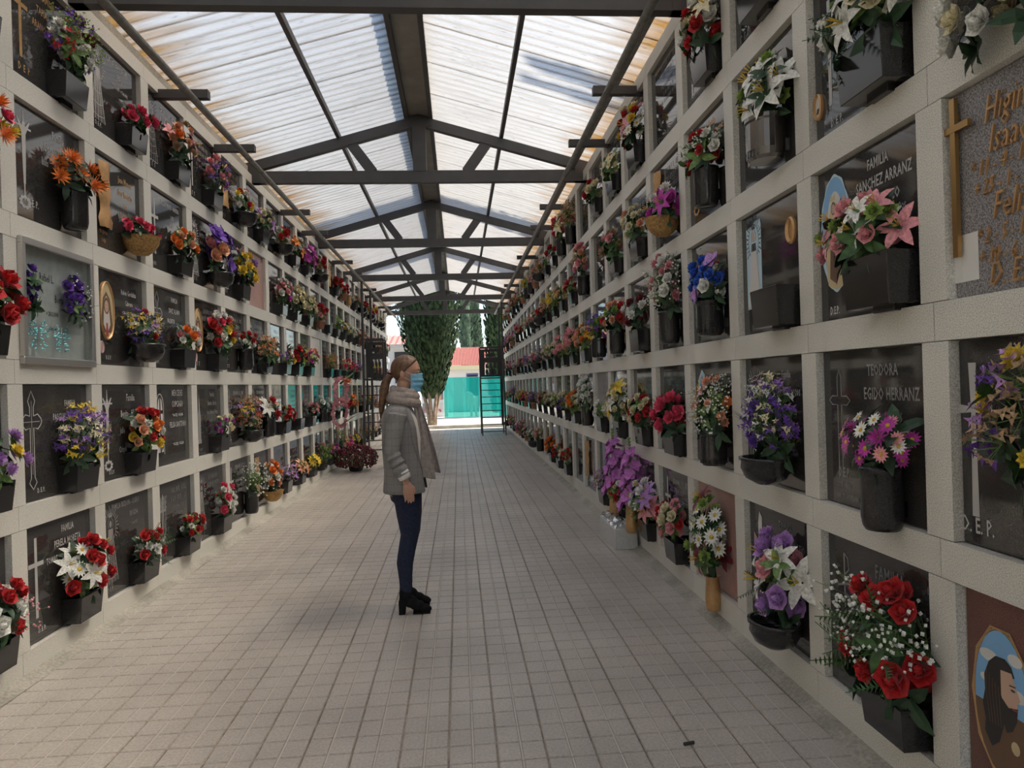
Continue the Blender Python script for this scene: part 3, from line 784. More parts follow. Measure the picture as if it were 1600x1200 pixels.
def text_geom(lines, cond=.62):
    """lines: (string, x centre, baseline y, size)"""
    g = G()
    for ln in lines:
        s, x, y, sz = ln[:4]
        cu = bpy.data.curves.new('t', 'FONT'); cu.body = s; cu.size = sz; cu.align_x = 'CENTER'; cu.resolution_u = 1; cu.space_character = 1.05; cu.offset = .0012 if sz > .03 else .0006
        if len(ln) > 4: cu.align_x = 'LEFT'; cu.shear = .35; cu.extrude = .004; cu.offset = -.0012
        to = bpy.data.objects.new('t', cu); me = to.to_mesh()
        g.add([(v.co.x*cond+x, v.co.y+y, v.co.z+(.006 if len(ln) > 4 else 0)) for v in me.vertices], [tuple(p.vertices) for p in me.polygons])
        to.to_mesh_clear(); bpy.data.objects.remove(to); bpy.data.curves.remove(cu)
    return g
GEN = {}
def generic_text(k, m_):
    key = (k, m_.name)
    if key in GEN: return GEN[key]
    rr = random.Random(40+k); g = G(); y = .585
    for ln in range(3+k % 3):
        L = rr.uniform(.24, .42); h = .042 if ln < 2 else .030; x = .09-L/2
        while x < .09+L/2:
            wd = rr.uniform(.008, .020)
            if rr.random() < .86:
                fill(g, [(x, y), (x+.005, y), (x+.005, y+h), (x, y+h)]);
                if rr.random() < .6: yy = y+h*rr.choice((0, .45, .85)); fill(g, [(x, yy), (x+wd, yy), (x+wd, yy+.006), (x, yy+.006)])
            x += wd+.006
        y -= .075 if ln < 2 else .06
    for i, xx in enumerate((-.31, -.26, -.21)):
        fill(g, [(xx, .05), (xx+.006, .05), (xx+.006, .09), (xx, .09)]); fill(g, [(xx, .084), (xx+.02, .084), (xx+.02, .09), (xx, .09)])
    me = g.mesh('inscription'); me.materials.append(m_); GEN[key] = me; return me

SLABM = {}
def slab_mesh(st):
    if st not in SLABM:
        g = G(); g.box(-SW/2+.003, SW/2-.003, .003, SH-.003, -.03, 0); me = bevel(g.mesh('plaque'), .002); me.materials.append(STONES[st]); SLABM[st] = me
    return SLABM[st]
GRAVE = mat('skin tone print', (.55, .36, .26), .6)
def cprint(name, c): return mat(name, c, .45)
P_SKY = cprint('print sky blue', (.22, .45, .72)); P_PALE = cprint('print pale blue', (.52, .68, .76)); P_SKIN = cprint('print skin', (.60, .40, .29)); P_BROWN = cprint('print brown', (.16, .09, .05)); P_PINK = cprint('print pink', (.60, .38, .36))
P_WHITE = cprint('print white', (.68, .66, .62)); P_DARK = cprint('print dark', (.03, .028, .028)); P_GOLDY = cprint('print cream', (.62, .50, .28)); P_RED = cprint('print red', (.35, .06, .05))
PR = [P_SKY, P_PALE, P_SKIN, P_BROWN, P_PINK, P_WHITE, P_DARK, P_GOLDY, P_RED]
def ring(g, cx, cy, rx, ry, wd, th, mi=0, n=32, shape=None):
    o_, i_ = ell(cx, cy, rx, ry, n), ell(cx, cy, rx-wd, ry-wd, n); vs = []
    for k in range(n): vs += [(o_[k][0], o_[k][1], 0), (o_[k][0], o_[k][1], th*.6), ((o_[k][0]+i_[k][0])/2, (o_[k][1]+i_[k][1])/2, th), (i_[k][0], i_[k][1], th*.3)]
    fs = []
    for k in range(n):
        a, b = k*4, ((k+1) % n)*4
        for j in range(3): fs.append((a+j, b+j, b+j+1, a+j+1))
    g.add(vs, fs, mi)
def face2d(g, cx, cy, s, hair=3, beard=False):
    fill(g, ell(cx, cy, .62*s, .95*s, 18), .0012, hair); fill(g, ell(cx, cy-.06*s, .44*s, .66*s, 18), .0016, 2)
    if beard: fill(g, [(cx-.4*s, cy-.25*s), (cx-.28*s, cy-.35*s), (cx, cy-.28*s), (cx+.28*s, cy-.35*s), (cx+.4*s, cy-.25*s), (cx+.25*s, cy-.85*s), (cx, cy-1.0*s), (cx-.25*s, cy-.85*s)], .0018, hair)
    for q in (-.17, .17): fill(g, ell(cx+q*s, cy+.05*s, .07*s, .035*s, 8), .002, 6)
    fill(g, [(cx-.04*s, cy+.03*s), (cx+.04*s, cy-.18*s), (cx-.05*s, cy-.18*s)], .0019, 4); fill(g, ell(cx, cy-.34*s, .12*s, .03*s, 8), .002, 8)
def portrait(t, c):
    def put(nm, g, ms, loc): return obj(nm, g, ms, t, Matrix.Translation(loc))
    if c == 'oval' or c == 'ovalb':
        g = G(); fill(g, ell(0, 0, .098, .205, 32), .0006, 0 if c == 'ovalb' else 7)
        fill(g, [(-.085, -.10), (-.05, .09), (0, .14), (.05, .09), (.085, -.10), (.06, -.16), (-.06, -.16)], .0009, 3 if c == 'oval' else 5)
        fill(g, [(-.05, -.10), (-.03, .08), (0, .11), (.03, .08), (.05, -.10), (0, -.17)], .0011, 5); face2d(g, 0, .035, .065, 3)
        fill(g, [(-.02, -.19), (.02, -.19), (.012, -.09), (-.012, -.09)], .0014, 8)
        put('portrait_print', g, PR, (-.215, .40, .003)); g = G(); ring(g, 0, 0, .108, .215, .014, .014); put('oval_frame', g, GOLD, (-.215, .40, .001))
        g = G(); ring(g, 0, 0, .03, .045, .008, .01); fill(g, ell(0, 0, .024, .038), .004); put('photo_medallion', g, [P_PINK], (-.30, .13, .001))
    if c == 'jesus':
        g = G(); O = ell(0, 0, .115, .235, 32)
        fill(g, [(x, y) for x, y in O], .0006, 0); fill(g, [(-.112, -.02), (.112, -.02)]+[(x, y) for x, y in O if y < -.02 and x > 0][::-1][0:0]+[p for p in ell(0, 0, .115, .235, 32, -.09, -PI+.09)], .0008, 3)
        for k, (cx, cy, rx, ry) in enumerate(((-.05, .14, .04, .02), (.06, .16, .03, .02), (-.06, .06, .03, .015), (.07, .05, .03, .02))): fill(g, ell(cx, cy, rx, ry), .0009, 5)
        fill(g, [(-.045, -.16), (-.075, -.12), (-.07, -.08), (-.082, -.03), (-.07, .02), (-.072, .07), (-.05, .12), (-.02, .148), (.02, .152), (.045, .135), (.058, .105), (.03, .09), (.015, .04), (.018, -.02), (.005, -.08), (-.012, -.13)], .0012, 6)
        fill(g, [(.0, .11), (.045, .115), (.06, .08), (.078, .04), (.066, .025), (.068, .0), (.05, -.03), (.02, -.03), (.0, .03)], .0014, 2)
        fill(g, [(.005, .02), (.03, .0), (.068, .012), (.064, -.03), (.045, -.07), (.02, -.085), (-.005, -.03)], .0016, 6); fill(g, [(.045, .006), (.066, .006), (.064, .0), (.046, 0)], .0018, 8)
        fill(g, ell(.050, .062, .010, .004, 8), .0018, 6); fill(g, [(.035, .072), (.062, .075), (.062, .079), (.036, .077)], .0018, 6)
        fill(g, [(-.05, -.14), (-.01, -.07), (.03, -.06), (.06, -.10), (.08, -.16), (.03, -.21), (-.03, -.21)], .0011, 3); fill(g, ell(.055, -.12, .018, .022, 10), .0019, 7)
        for k in range(5): stroke(g, [(-.06+.012*k, .09-.01*k), (-.065+.014*k, .02), (-.05+.012*k, -.08)], .0025, z=.0018, mi=3)
        put('portrait_print', g, PR, (-.225, .35, .003))
        g = G(); n = 8; o_ = [(x*1.0, y) for x, y in ell(0, 0, .135, .265, 8, PI/8, 2*PI+PI/8)]
        stroke(g, ell(0, 0, .128, .25, 10), .010, True, .002); stroke(g, ell(0, 0, .119, .240, 32), .005, True, .0025); put('oval_frame', g, GOLD, (-.225, .35, .001))
    if c == 'madonna':
        g = G(); O = [(x*(1+.03*math.cos(12*i*2*PI/48)), y*(1+.015*math.cos(12*i*2*PI/48))) for i, (x, y) in enumerate(ell(0, 0, .125, .265, 48))]
        fill(g, O, .0006, 1); fill(g, ell(0, .02, .113, .235), .0008, 0); fill(g, ell(0, .02, .07, .17), .0009, 5)
        fill(g, [(-.07, -.23), (-.085, -.10), (-.05, .08), (-.02, .15), (.02, .13), (.03, .02), (.07, -.12), (.06, -.24), (0, -.258)], .0011, 7)
        fill(g, [(-.055, -.20), (-.04, .02), (-.01, .07), (.02, .02), (.045, -.16), (.0, -.23)], .0013, 3); face2d(g, -.012, .115, .032, 3)
        fill(g, [(.018, .04), (.05, .05), (.065, -.02), (.05, -.10), (.025, -.10), (.012, -.02)], .0015, 4); face2d(g, .038, .075, .024, 3)
        fill(g, [(-.035, .15), (-.03, .18), (-.012, .165), (0, .185), (.008, .15)], .0018, 7); fill(g, ell(.05, .115, .018, .012), .0018, 7)
        for sx, sy in ((-.07, .10), (-.075, .04), (.075, .14)): fill(g, ell(sx, sy, .012, .016, 8), .0016, 2)
        put('portrait_print', g, PR, (-.235, .395, .002))
    if c == 'blue':
        g = G(); fill(g, [(-.10, -.25), (.07, -.25), (.10, -.21), (.10, .22), (.09, .25), (.02, .25), (-.02, .23), (-.10, .22)], .0005, 1); me = G(); E_virgin(me); me.m = [6]*len(me.m)
        g.join(me, Matrix.Translation((0, -.34, .0008)) @ Matrix.Diagonal((.85, .95, 1, 1))); g2 = G(); fill(g, [(-.04, .08), (.04, .08), (.055, -.06), (.085, -.24), (-.085, -.24), (-.055, -.06)], .002, 5)
        fill(g, ell(0, .165, .018, .028, 12), .0022, 2); put('portrait_print', g, PR, (-.21, .40, .002))
        g = G(); ring(g, 0, 0, .05, .07, .02, .02); fill(g, ell(0, 0, .032, .052), .004); put('gold_medallion', g, GOLD, (.255, .50, .001))
    if c == 'lady':
        g = G(); fill(g, [(-.07, -.20), (.07, -.20), (.085, .02), (.06, .20), (.0, .235), (-.07, .17), (-.09, .0)], .0005, 1)
        fill(g, [(-.045, -.20), (.045, -.20), (.055, .04), (.035, .17), (0, .20), (-.035, .17), (-.055, .04)], .0008, 0); fill(g, [(-.035, -.20), (.035, -.20), (.035, .07), (0, .15), (-.035, .07)], .0011, 3); face2d(g, 0, .10, .035, 3)
        put('portrait_print', g, PR, (-.235, .42, .002))
    if c == 'pray':
        g = G(); fill(g, [(-.06, -.24), (.05, -.24), (.075, -.10), (.06, .10), (.03, .18), (.0, .26), (-.03, .20), (-.04, .10), (-.07, -.05)], .0005, 4)
        for k in range(5): stroke(g, [(-.04+k*.02, -.22), (-.045+k*.022, 0), (-.02+k*.012, .20)], .004, z=.001, mi=2)
        put('portrait_print', g, PR, (-.215, .37, .002))
    if c == 'flag':
        g = G(); fill(g, [(-.02, -.22), (.02, -.22), (.03, .24), (-.005, .27), (-.025, .20)], .0005, 5); fill(g, [(-.085, .07), (-.03, .06), (-.03, .10), (-.085, .14)], .0007, 4); fill(g, [(.03, .05), (.09, .08), (.07, -.02), (.03, 0)], .0007, 4)
        fill(g, [(-.008, -.25), (.008, -.25), (.012, .1), (-.01, .1)], .0010, 2); put('portrait_print', g, PR, (-.235, .38, .002))
    if c == 'carv':
        g = G(); rr = random.Random(8); n = 10; vs = []
        for i in range(9):
            y = -.24+i*.06
            wv = .075+.022*math.sin(i*1.9)
            for k in range(7):
                x = -wv+2*wv*k/6; vs.append((x, y, .012+.030*(1-((k-3)/3.4)**2)+rr.uniform(-.006, .010)))
        fs = [(i*7+k, i*7+k+1, (i+1)*7+k+1, (i+1)*7+k) for i in range(8) for k in range(6)]; g.add(vs, fs); g.sm = True
        put('carved_relief', g, GOLD, (-.225, .40, .0))
    if c == 'gcross':
        g = G(); g.box(-.012, .012, -.27, .27, .012, .026); g.box(-.075, .075, .155, .178, .012, .028); g.box(-.006, .006, .2, .22, 0, .012); g.box(-.006, .006, -.22, -.2, 0, .012); put('gold_cross', g, BRASS, (-.345, .41, .0)); g = G(); g.box(-.065, .065, -.08, .08, .001, .0025); put('paper_note', g, PAPER, (-.335, .135, .0))

WHERE = {'L': 'left wall', 'R': 'right wall'}
SEEN = set()
def make_slab(side, c, r, emb='cross', text=None, tc='g', vase='B', stone='k', vx=.14, ex=-.245, vy=None):
    Y0 = YL0 if side == 'L' else YR0; Z = ZL if side == 'L' else ZR
    yc = Y0+PITCH*c-SW/2; M = local(side, yc, Z[r]) @ Matrix.Translation((0, 0, -REC))
    t = empty('niche_gravestone', M)
    idx = c+1 if side == 'L' else c
    sn = {'k': 'black granite', 'n': 'brown granite', 'p': 'pink granite', 'g': 'grey granite', 'w': 'white marble'}[stone]
    vn = {'B': 'and flower box', 'X': 'and deep flower box', 'C': 'and cylinder vase', 'K': 'and ribbed vase', 'M': 'and steel vase', 'O': 'and round bowl', 'G': 'and gilt vase', 'S': 'and basket', 'T': 'and terracotta pot', '': ''}[vase]
    lab = f'{sn} slab, {EDESC[emb if emb != "ovalb" else "oval"]} {vn}, {WHERE[side]}, {ROWN[r]}, {ORD[idx]} column'.replace(' ,', ',')
    tag(t, lab, 'gravestone', f'niche gravestones on the {WHERE[side]}')
    o = bpy.data.objects.new('plaque', slab_mesh(stone)); COL.objects.link(o); o.parent = t
    m_ = {'g': ENGR, 'w': ENGR_W, 'o': GOLD, 'k': P_DARK}[tc]
    if emb in EMB:
        me = emblem_mesh(emb, GOLD if (tc == 'o' and emb != 'cross') else (P_GOLDY if vase == 'Z' else m_))
        o = bpy.data.objects.new(me.name.split('.')[0], me); COL.objects.link(o); o.parent = t; o.location = (ex, 0, .0012)
    else: portrait(t, emb)
    if isinstance(text, list):
        g = text_geom(text)
        o = obj('inscription', g, m_, t); o.location = (0, 0, .0014)
    elif text is None:
        me = generic_text((c*3+r*5) % 5, m_); o = bpy.data.objects.new('inscription', me); COL.objects.link(o); o.parent = t; o.location = (0, 0, .0014)
    if vase:
        me = vase_mesh(vase); o = bpy.data.objects.new(VASES[vase][0], me); COL.objects.link(o); o.parent = t; o.location = (vx, vy if vy is not None else (.012 if vase in 'BX' else .03), .0)
    return t
def niche(side, c, r, fl='', near=None, vase='B', vx=None, vy=None, bdx=0., bdy=0., **kw):
    if vx is None: vx = .14 if side == 'L' else .20
    make_slab(side, c, r, vase=vase, vx=vx, vy=vy, **kw)
    if fl:
        Y0 = YL0 if side == 'L' else YR0; Z = ZL if side == 'L' else ZR
        yc = Y0+PITCH*c-SW/2
        vh = (VASES[vase][3] if vase else .02)+(vy if vy is not None else .02)
        M = local(side, yc, Z[r]) @ Matrix.Translation((vx+bdx, vh-.02+bdy, -REC+.0))
        idx = c+1 if side == 'L' else c
        w_, h_, items = parse(fl)
        lab = f'{describe(items)}, {WHERE[side]}, {ROWN[r]}, {ORD[idx]} column'
        bouquet(M, fl, (c+3)*17+r*5+(100 if side == 'R' else 0), lab, near if near is not None else (c <= 5), group='bouquets on the '+WHERE[side], stem=not bdy)

# ---------------------------------------------------------------- what hangs on the left wall
def T(*l): return list(l)
def DEP(x=-.27, y=.045, s=.04, t='D. E. P.'): return (t, x, y, s)
S = {}
S['L', -1, 0] = dict(fl='.5x.42|rR5 rW4 bP2 v8', emb='cross')
S['L', 0, 0] = dict(fl='.52x.50|dW5 lW4 rR7 v6', emb='cross', tc='w', text=T(('FAMILIA', .10, .60, .062), ('PERELA MORETA', .10, .515, .062), ('TOMAS', -.08, .43, .055), DEP(-.2, .05)))
S['L', 1, 0] = dict(fl='.42x.30|rR6 cW5 f4 t3', emb='virg', text=T(('FAMILIA BISDON - CUERO', 0, .62, .058), ('BRIGIDA', .12, .53, .055), ('* 21-6-1915', .12, .46, .035), DEP()))
S['L', 2, 0] = dict(fl='.40x.27|rR10 cW3 v6', emb='wheat', vase='B')
S['L', 3, 0] = dict(fl='.36x.44|cW3 rH5 rW3', emb='virg', vase='B', vx=.14)
S['L', 4, 0] = dict(fl='.38x.45|t12 bW3 v3', emb='cross', tc='w', vase='C', vx=.2)
S['L', 5, 0] = dict(fl='.40x.55|rO3 rA3 rW3 v6', emb='carv', vase='S')
S['L', 6, 0] = dict(fl='.24x.30|sL6', emb='none'); S['L', 7, 0] = dict(fl='.36x.26|lA5 v4', emb='cross'); S['L', 8, 0] = dict(fl='.32x.26|lY7 v3', emb='cand')
S['L', 9, 0] = dict(fl='.42x.40|rP1 cG5 v9', emb='cross'); S['L', 10, 0] = dict(fl='.4x.3|rP3 cM3 v3'); S['L', 11, 0] = dict(fl='.3x.6|t4 v9 bG2', vase='C'); S['L', 12, 0] = dict(fl='.4x.3|rM3 cP3')
S['L', -1, 1] = dict(fl='.44x.36|cL6 cY2 v6', emb='cross')
S['L', 0, 1] = dict(fl='.50x.52|sY4 sU6 sL4 sC4 t2', emb='bud', tc='w', text=T(('FAMILIA', .17, .56, .055), ('PASCUAL HERNANDEZ', .17, .475, .058), ('FELISA', .08, .39, .055), DEP(-.17)))
S['L', 1, 1] = dict(fl='.50x.46|rO4 rA4 rR4 rY2 cW3 v8', emb='cruc', tc='w', text=T(('Familia', .12, .575, .075), ('Benito - Herranz', .12, .455, .072), ('Julio', -.02, .33, .068), ('Crispin', -.02, .19, .062), DEP(-.2)))
S['L', 2, 1] = dict(fl='', emb='arch', tc='w', vase='', text=T(('MERCEDES', .13, .60, .078), ('COPCAGO', .13, .50, .078), ('* 8-4-1922  + 8-4-2006', .13, .415, .038), ('FELISA SANTIDRIO', .13, .32, .068), ('* 8-7-1922  + 7-4-2010', .13, .155, .038)))
S['L', 3, 1] = dict(fl='.32x.28|cM5 cC4 v4', emb='cand', text=T(('Familia', .12, .58, .07), ('Benito Garcia', .12, .49, .07), ('Ana Belinda Pinto', .12, .40, .066), ('+ 1-1-2001 A LOS', .12, .32, .04), DEP(-.22)))
S['L', 4, 1] = dict(fl='.46x.58|sT7 sO4 sL3 sR2 sY3', emb='bud', vase='O', tc='w'); S['L', 5, 1] = dict(fl='.34x.36|t5 rR2 lW2', emb='vlin', vase='C', tc='w')
S['L', 6, 1] = dict(fl='.46x.30|rR9 cW4 v6', emb='virg'); S['L', 7, 1] = dict(fl='', emb='none'); S['L', 8, 1] = dict(fl='.36x.34|cP9 rD2', emb='none'); S['L', 9, 1] = dict(fl='.3x.3|rW3 v6', emb='palm', vase='C')
S['L', 10, 1] = dict(fl='.3x.3|v6 cW2'); S['L', 11, 1] = dict(fl=''); S['L', 12, 1] = dict(fl='.4x.3|rR5 sD2'); S['L', 13, 1] = dict(fl='.45x.4|yO4 rW2 sT2')
S['L', -1, 2] = dict(fl='.46x.36|rR6 v8', emb='cross')
S['L', 0, 2] = dict(fl='', emb='case', stone='w', vase='', tc='k', text=T(('Rafael L.', -.05, .50, .07), ('Borja', .08, .38, .07), ('+ 28-2-2008', 0, .29, .04), ('a los 38', 0, .2, .04)))
S['L', 1, 2] = dict(fl='.44x.40|rR2 sU5 sY5 sC3 sL2', emb='oval', tc='w', vase='O', text=T(('Ruben Gordaliza', .14, .55, .055), ('Cabrero', .14, .47, .055), ('+ 28-3-1985 + 7-2-2004', .14, .40, .035), DEP(-.2)))
S['L', 2, 2] = dict(fl='.42x.32|cW5 rO3 rP1 v6', emb='bud', tc='w', text=T(('FAMILIA', .12, .60, .062), ('SANZ ALAMO', .12, .50, .062), ('VALENTIN', .04, .41, .055), DEP()))
S['L', 3, 2] = dict(fl='.62x.62|rR3 rH2 rA2 cW7 rY2 yR2 v9', emb='oval', tc='w'); S['L', 4, 2] = dict(fl='.30x.32|rR4 cW3 v5', emb='cross', tc='w', vase='C'); S['L', 5, 2] = dict(fl='.60x.42|sT10 sO3 sA3', emb='virg', tc='w')
S['L', 6, 2] = dict(fl='.26x.24|cL3 rY1 cP1', emb='bud', tc='w', vx=.27); S['L', 7, 2] = dict(fl='.42x.40|lG3 rR3 cR2 v5', emb='cross'); S['L', 8, 2] = dict(fl='.46x.40|rA3 cP3 cM4 cC3', emb='none')
S['L', 9, 2] = dict(blank=1); S['L', 10, 2] = dict(fl='.4x.4|sT6 sO2'); S['L', 11, 2] = dict(fl='', emb='cand'); S['L', 12, 2] = dict(fl='.4x.35|rH3 cA3 v3')
S['L', -1, 3] = dict(fl='.34x.40|yO4 rH2 yY2', emb='cross', vase='C')
S['L', 0, 3] = dict(fl='.50x.32|yO8 v7', emb='cruc', tc='w', vase='C', vx=.14, text=T(('Familia', .12, .59, .075), ('Llorente-Melgar', .12, .49, .073), ('Luis', -.03, .395, .068), ('+ 17-3-2010', .19, .32, .045), DEP(-.17, .10, .06)))
S['L', 1, 3] = dict(fl='.50x.22|cH8 v5', emb='carv', tc='o', vase='S', text=T(('Jose Munoz', .13, .57, .07), ('Sanz Rosario', .13, .47, .07), ('Jose', .13, .39, .05), ('Catalina L.', .13, .30, .07), ('D E P', -.22, .19, .05), ('TU ESPOSA', -.22, .12, .035), ('E HIJA', -.22, .06, .035)))
S['L', 2, 3] = dict(fl='.46x.36|rO5 rC4 rA3 v9', emb='cross', tc='w', text=T(('DE LA FUENTE - MARTIN', .08, .60, .055), ('LUIS', .13, .51, .055), ('* 2-3-1920', .1, .44, .035), DEP()))
S['L', 3, 3] = dict(fl='.44x.66|rA1 gU5 rP2 v5', emb='virg', tc='w', vase='O', vx=.12); S['L', 4, 3] = dict(fl='.54x.56|rL2 rP1 cY5 v9', emb='vlin', tc='w', vx=.14)
S['L', 5, 3] = dict(fl='', stone='p', emb='none', tc='w', vase=''); S['L', 6, 3] = dict(fl='.46x.50|rM1 rW3 rP5 v8', emb='cross', tc='w'); S['L', 7, 3] = dict(fl='.50x.52|rC10 v2', emb='none')
S['L', 8, 3] = dict(fl='.50x.46|cC10 v2', emb='none'); S['L', 9, 3] = dict(fl='.44x.46|rR4 cP5 v5', emb='cross', vase='T'); S['L', 10, 3] = dict(fl=''); S['L', 11, 3] = dict(fl='.22x.50|v12 t3', emb='none'); S['L', 12, 3] = dict(fl='.4x.3|rY3 cW5'); S['L', 13, 3] = dict(fl='.3x.3|cW5 v3')
S['L', -1, 4] = dict(fl='', emb='none')
S['L', 0, 4] = dict(fl='.44x.58|rD2 sR2 sU3 cW5 bG4 v8', emb='cross', tc='o', text=T(('FAMILIA', .05, .60, .065), ('TAPIA', -.02, .50, .065), ('ARAMO RIOS', 0, .40, .065), ('D  E  P', -.22, .06, .06)))
S['L', 1, 4] = dict(fl='.44x.22|rH5 v4', emb='virg', tc='w', text=T(('FAMILIA ESTEBAN - GIL', .02, .61, .062), ('JESUS', .09, .52, .058), ('* 7-1-1909  + 7-4-1991', .10, .44, .04), DEP(-.25, .06, .045)))
S['L', 2, 4] = dict(fl='.42x.56|cT5 cA4 lP2 rO1 v5', emb='vlin', tc='w'); S['L', 3, 4] = dict(fl='.46x.50|rP6 sU4 cL2 t5', emb='cross', tc='w'); S['L', 4, 4] = dict(fl='.46x.42|cW6 yY3 rR3 cC2', emb='carv', tc='o', vase='O')
S['L', 5, 4] = dict(fl='.46x.40|cC7 gL3 v5', emb='none', tc='o'); S['L', 6, 4] = dict(fl='.44x.38|cW3 rR3 v9', emb='none', vase='O'); S['L', 7, 4] = dict(fl='.42x.42|lO4 cA3 cW3 v4', emb='cand'); S['L', 8, 4] = dict(fl='.40x.44|gM7', emb='none')
S['L', 9, 4] = dict(fl='.4x.5|cT4 rR2 v5', emb='none', vase='O'); S['L', 10, 4] = dict(fl='', emb='none', vase=''); S['L', 11, 4] = dict(fl='.5x.34|rR8 v3', emb='carv'); S['L', 12, 4] = dict(fl='.3x.3|rR4 v3', vase='T'); S['L', 13, 4] = dict(fl='', vase='G')

# ---------------------------------------------------------------- what hangs on the right wall
S['R', 0, 0] = dict(fl='', emb='jesus', stone='n', vase='', text='none')
S['R', 1, 0] = dict(fl='.60x.62|rR8 bW7 f9 v5', emb='chi', text=T(('FAMILIA', .09, .57, .085), ('130', .34, .60, .04)), near=True)
S['R', 2, 0] = dict(fl='.42x.66|rL5 lW3 rP2 f3 v9', emb='flag', vase='O', vx=.20, text=T(('TOMASA', .08, .60, .06), ('MANRIQUE CALLEJO', .11, .515, .06), ('+ 18-2-1998', .14, .44, .04), ('MARTIN', .28, .31, .055), DEP(-.26, .04, .05)))
S['R', 3, 0] = dict(fl='.44x.78|lD2 cG5 dW10 t5 v12', emb='none', stone='p', tc='k', vase='G', vx=.06, vy=-.12, text=T(('1', .3, .55, .06), ('DEP', -.25, .10, .09)))
S['R', 4, 0] = dict(fl='.44x.42|rR3 rP5 rC3 v9', emb='cross', tc='w', vx=.16); S['R', 5, 0] = dict(fl='.62x.50|lP2 rW4 lL3 cW3 bG2 v8', emb='none', vx=.26)
S['R', 6, 0] = dict(fl='.5x.36|cY5 cC3 rR5 cW5', emb='none'); S['R', 7, 0] = dict(fl='.3x.32|sL6 sW3', emb='none'); S['R', 8, 0] = dict(fl='', emb='carv', vase='')
S['R', 9, 0] = dict(fl='', emb='none', vase=''); S['R', 10, 0] = dict(fl='.36x.34|rR6 cW5 v2'); S['R', 11, 0] = dict(fl='.4x.3|rR3 rA3 cW2'); S['R', 12, 0] = dict(fl='.4x.4|rO8 v3')
S['R', 0, 1] = dict(fl='.60x.56|sT8 sU4 cY6 sL2', emb='flare', tc='w', vase='C', vx=.10, ex=-.316, text=T(('139', -.13, .645, .045), ('GERMAN', .08, .53, .085), ('ENRIQUEZ', .06, .40, .085), DEP(-.31, .045, .075)))
S['R', 1, 1] = dict(fl='.50x.30|dM8 dP6 dW3 yM3 v5', emb='out', tc='g', vase='C', vx=.19, vy=-.02, text=T(('TEODORA', .08, .585, .068), ('EGIDO HERRANZ', .13, .485, .072), ('+ 13 - 1 - 2006', .10, .40, .052), ('D.E.P.', -.22, .13, .06), ('TUS HIJOS', -.22, .08, .035), ('NO TE OLVIDAN', -.20, .03, .035)))
S['R', 2, 1] = dict(fl='.50x.60|sU7 sL5 sC4 sW4 cU3 t3', emb='vlin', tc='w', vase='O', vx=.15, text=T(('Familia', .14, .585, .055), ('Gomez Marcos', .15, .49, .07), ('Ma Angeles', .15, .39, .065), ('* 2-3-1950  + 8-9-2010', .15, .31, .035)))
S['R', 3, 1] = dict(fl='.52x.50|bW9 cA5 lP3 cO2', emb='lady', tc='g', vase='K', text=T(('Familia', .14, .58, .06), ('Gomez', .14, .46, .06), ('Francisco', .14, .36, .055)))
S['R', 4, 1] = dict(fl='.50x.42|rH8 v6 t3', emb='none'); S['R', 5, 1] = dict(fl='.46x.40|rR5 cC6 v2', emb='cross'); S['R', 6, 1] = dict(fl='.44x.56|cC8 lY3 lW3 v4', emb='lady')
S['R', 7, 1] = dict(fl='.3x.28|dW7 v2', emb='none', stone='g'); S['R', 8, 1] = dict(fl='.44x.60|cW14 v3', emb='none', vase='C'); S['R', 9, 1] = dict(fl='.5x.40|rO3 lO2 cC6', emb='none'); S['R', 10, 1] = dict(fl='.46x.4|cC5 sU3')
S['R', 11, 1] = dict(fl='.4x.32|cC7'); S['R', 12, 1] = dict(fl='.4x.3|cC6 v2'); S['R', 13, 1] = dict(fl='.4x.35|sT4 rD2')
S['R', 0, 2] = dict(fl='', emb='gcross', stone='g', tc='o', vase='', vx=.17, text=T(('Higinio', -.225, .55, .125, 1), ('Isaac', -.21, .45, .125, 1), ('* 11 - 4 - 1925', -.29, .39, .075, 1), ('+ 25 - 1 - 1998', -.28, .325, .075, 1), ('Felisa', -.20, .235, .125, 1), ('* 2 - 5 - 1927', -.27, .165, .075, 1), ('+ 30 - 6 - 2005', -.265, .10, .075, 1), ('D. E. P.', -.22, .025, .11, 1)))
S['R', 1, 2] = dict(fl='.58x.34|rP6 lP3 lW3 cG3 v9', emb='madonna', tc='w', vase='X', vx=.20, bdx=-.09, text=T(('FAMILIA', .09, .60, .062), ('SANCHEZ ARRANZ', .12, .52, .066), ('FRANCISCO', .12, .44, .062), ('+ 24-5-2003 A LOS 87 AÑOS', .12, .385, .036), ('FELISA', .12, .30, .06), ('D.E.P.', -.26, .03, .05)))
S['R', 2, 2] = dict(fl='', emb='blue', vase='X', text='none'); S['R', 3, 2] = dict(fl='.48x.42|rB7 rW3 rR2 gL1 v3', emb='pray', vase='K', text='none')
S['R', 4, 2] = dict(fl='.48x.64|cP7 rW5 bW4 t3', emb='none', vase='C', vx=.2); S['R', 5, 2] = dict(fl='.42x.40|rD3 cW3 v5', emb='none', vase='X'); S['R', 6, 2] = dict(fl='.50x.44|cA6 rR2 cG4', emb='none', vase='C')
S['R', 7, 2] = dict(fl='.46x.42|sU3 sY2 v8 cG2', emb='none', vase='K'); S['R', 8, 2] = dict(fl='.46x.44|rO3 cA4 cC3 v2'); S['R', 9, 2] = dict(fl='.5x.46|yP4 cA4'); S['R', 10, 2] = dict(fl='.46x.4|yP5 rW2'); S['R', 11, 2] = dict(fl='.42x.36|cC6 cG2'); S['R', 12, 2] = dict(fl='.42x.36|cC7 rP1')
S['R', 0, 3] = dict(fl='.46x.42|rW7 rC4 v5', emb='cross', tc='w', vx=.12, bdx=-.16, bdy=-.30, text='none')
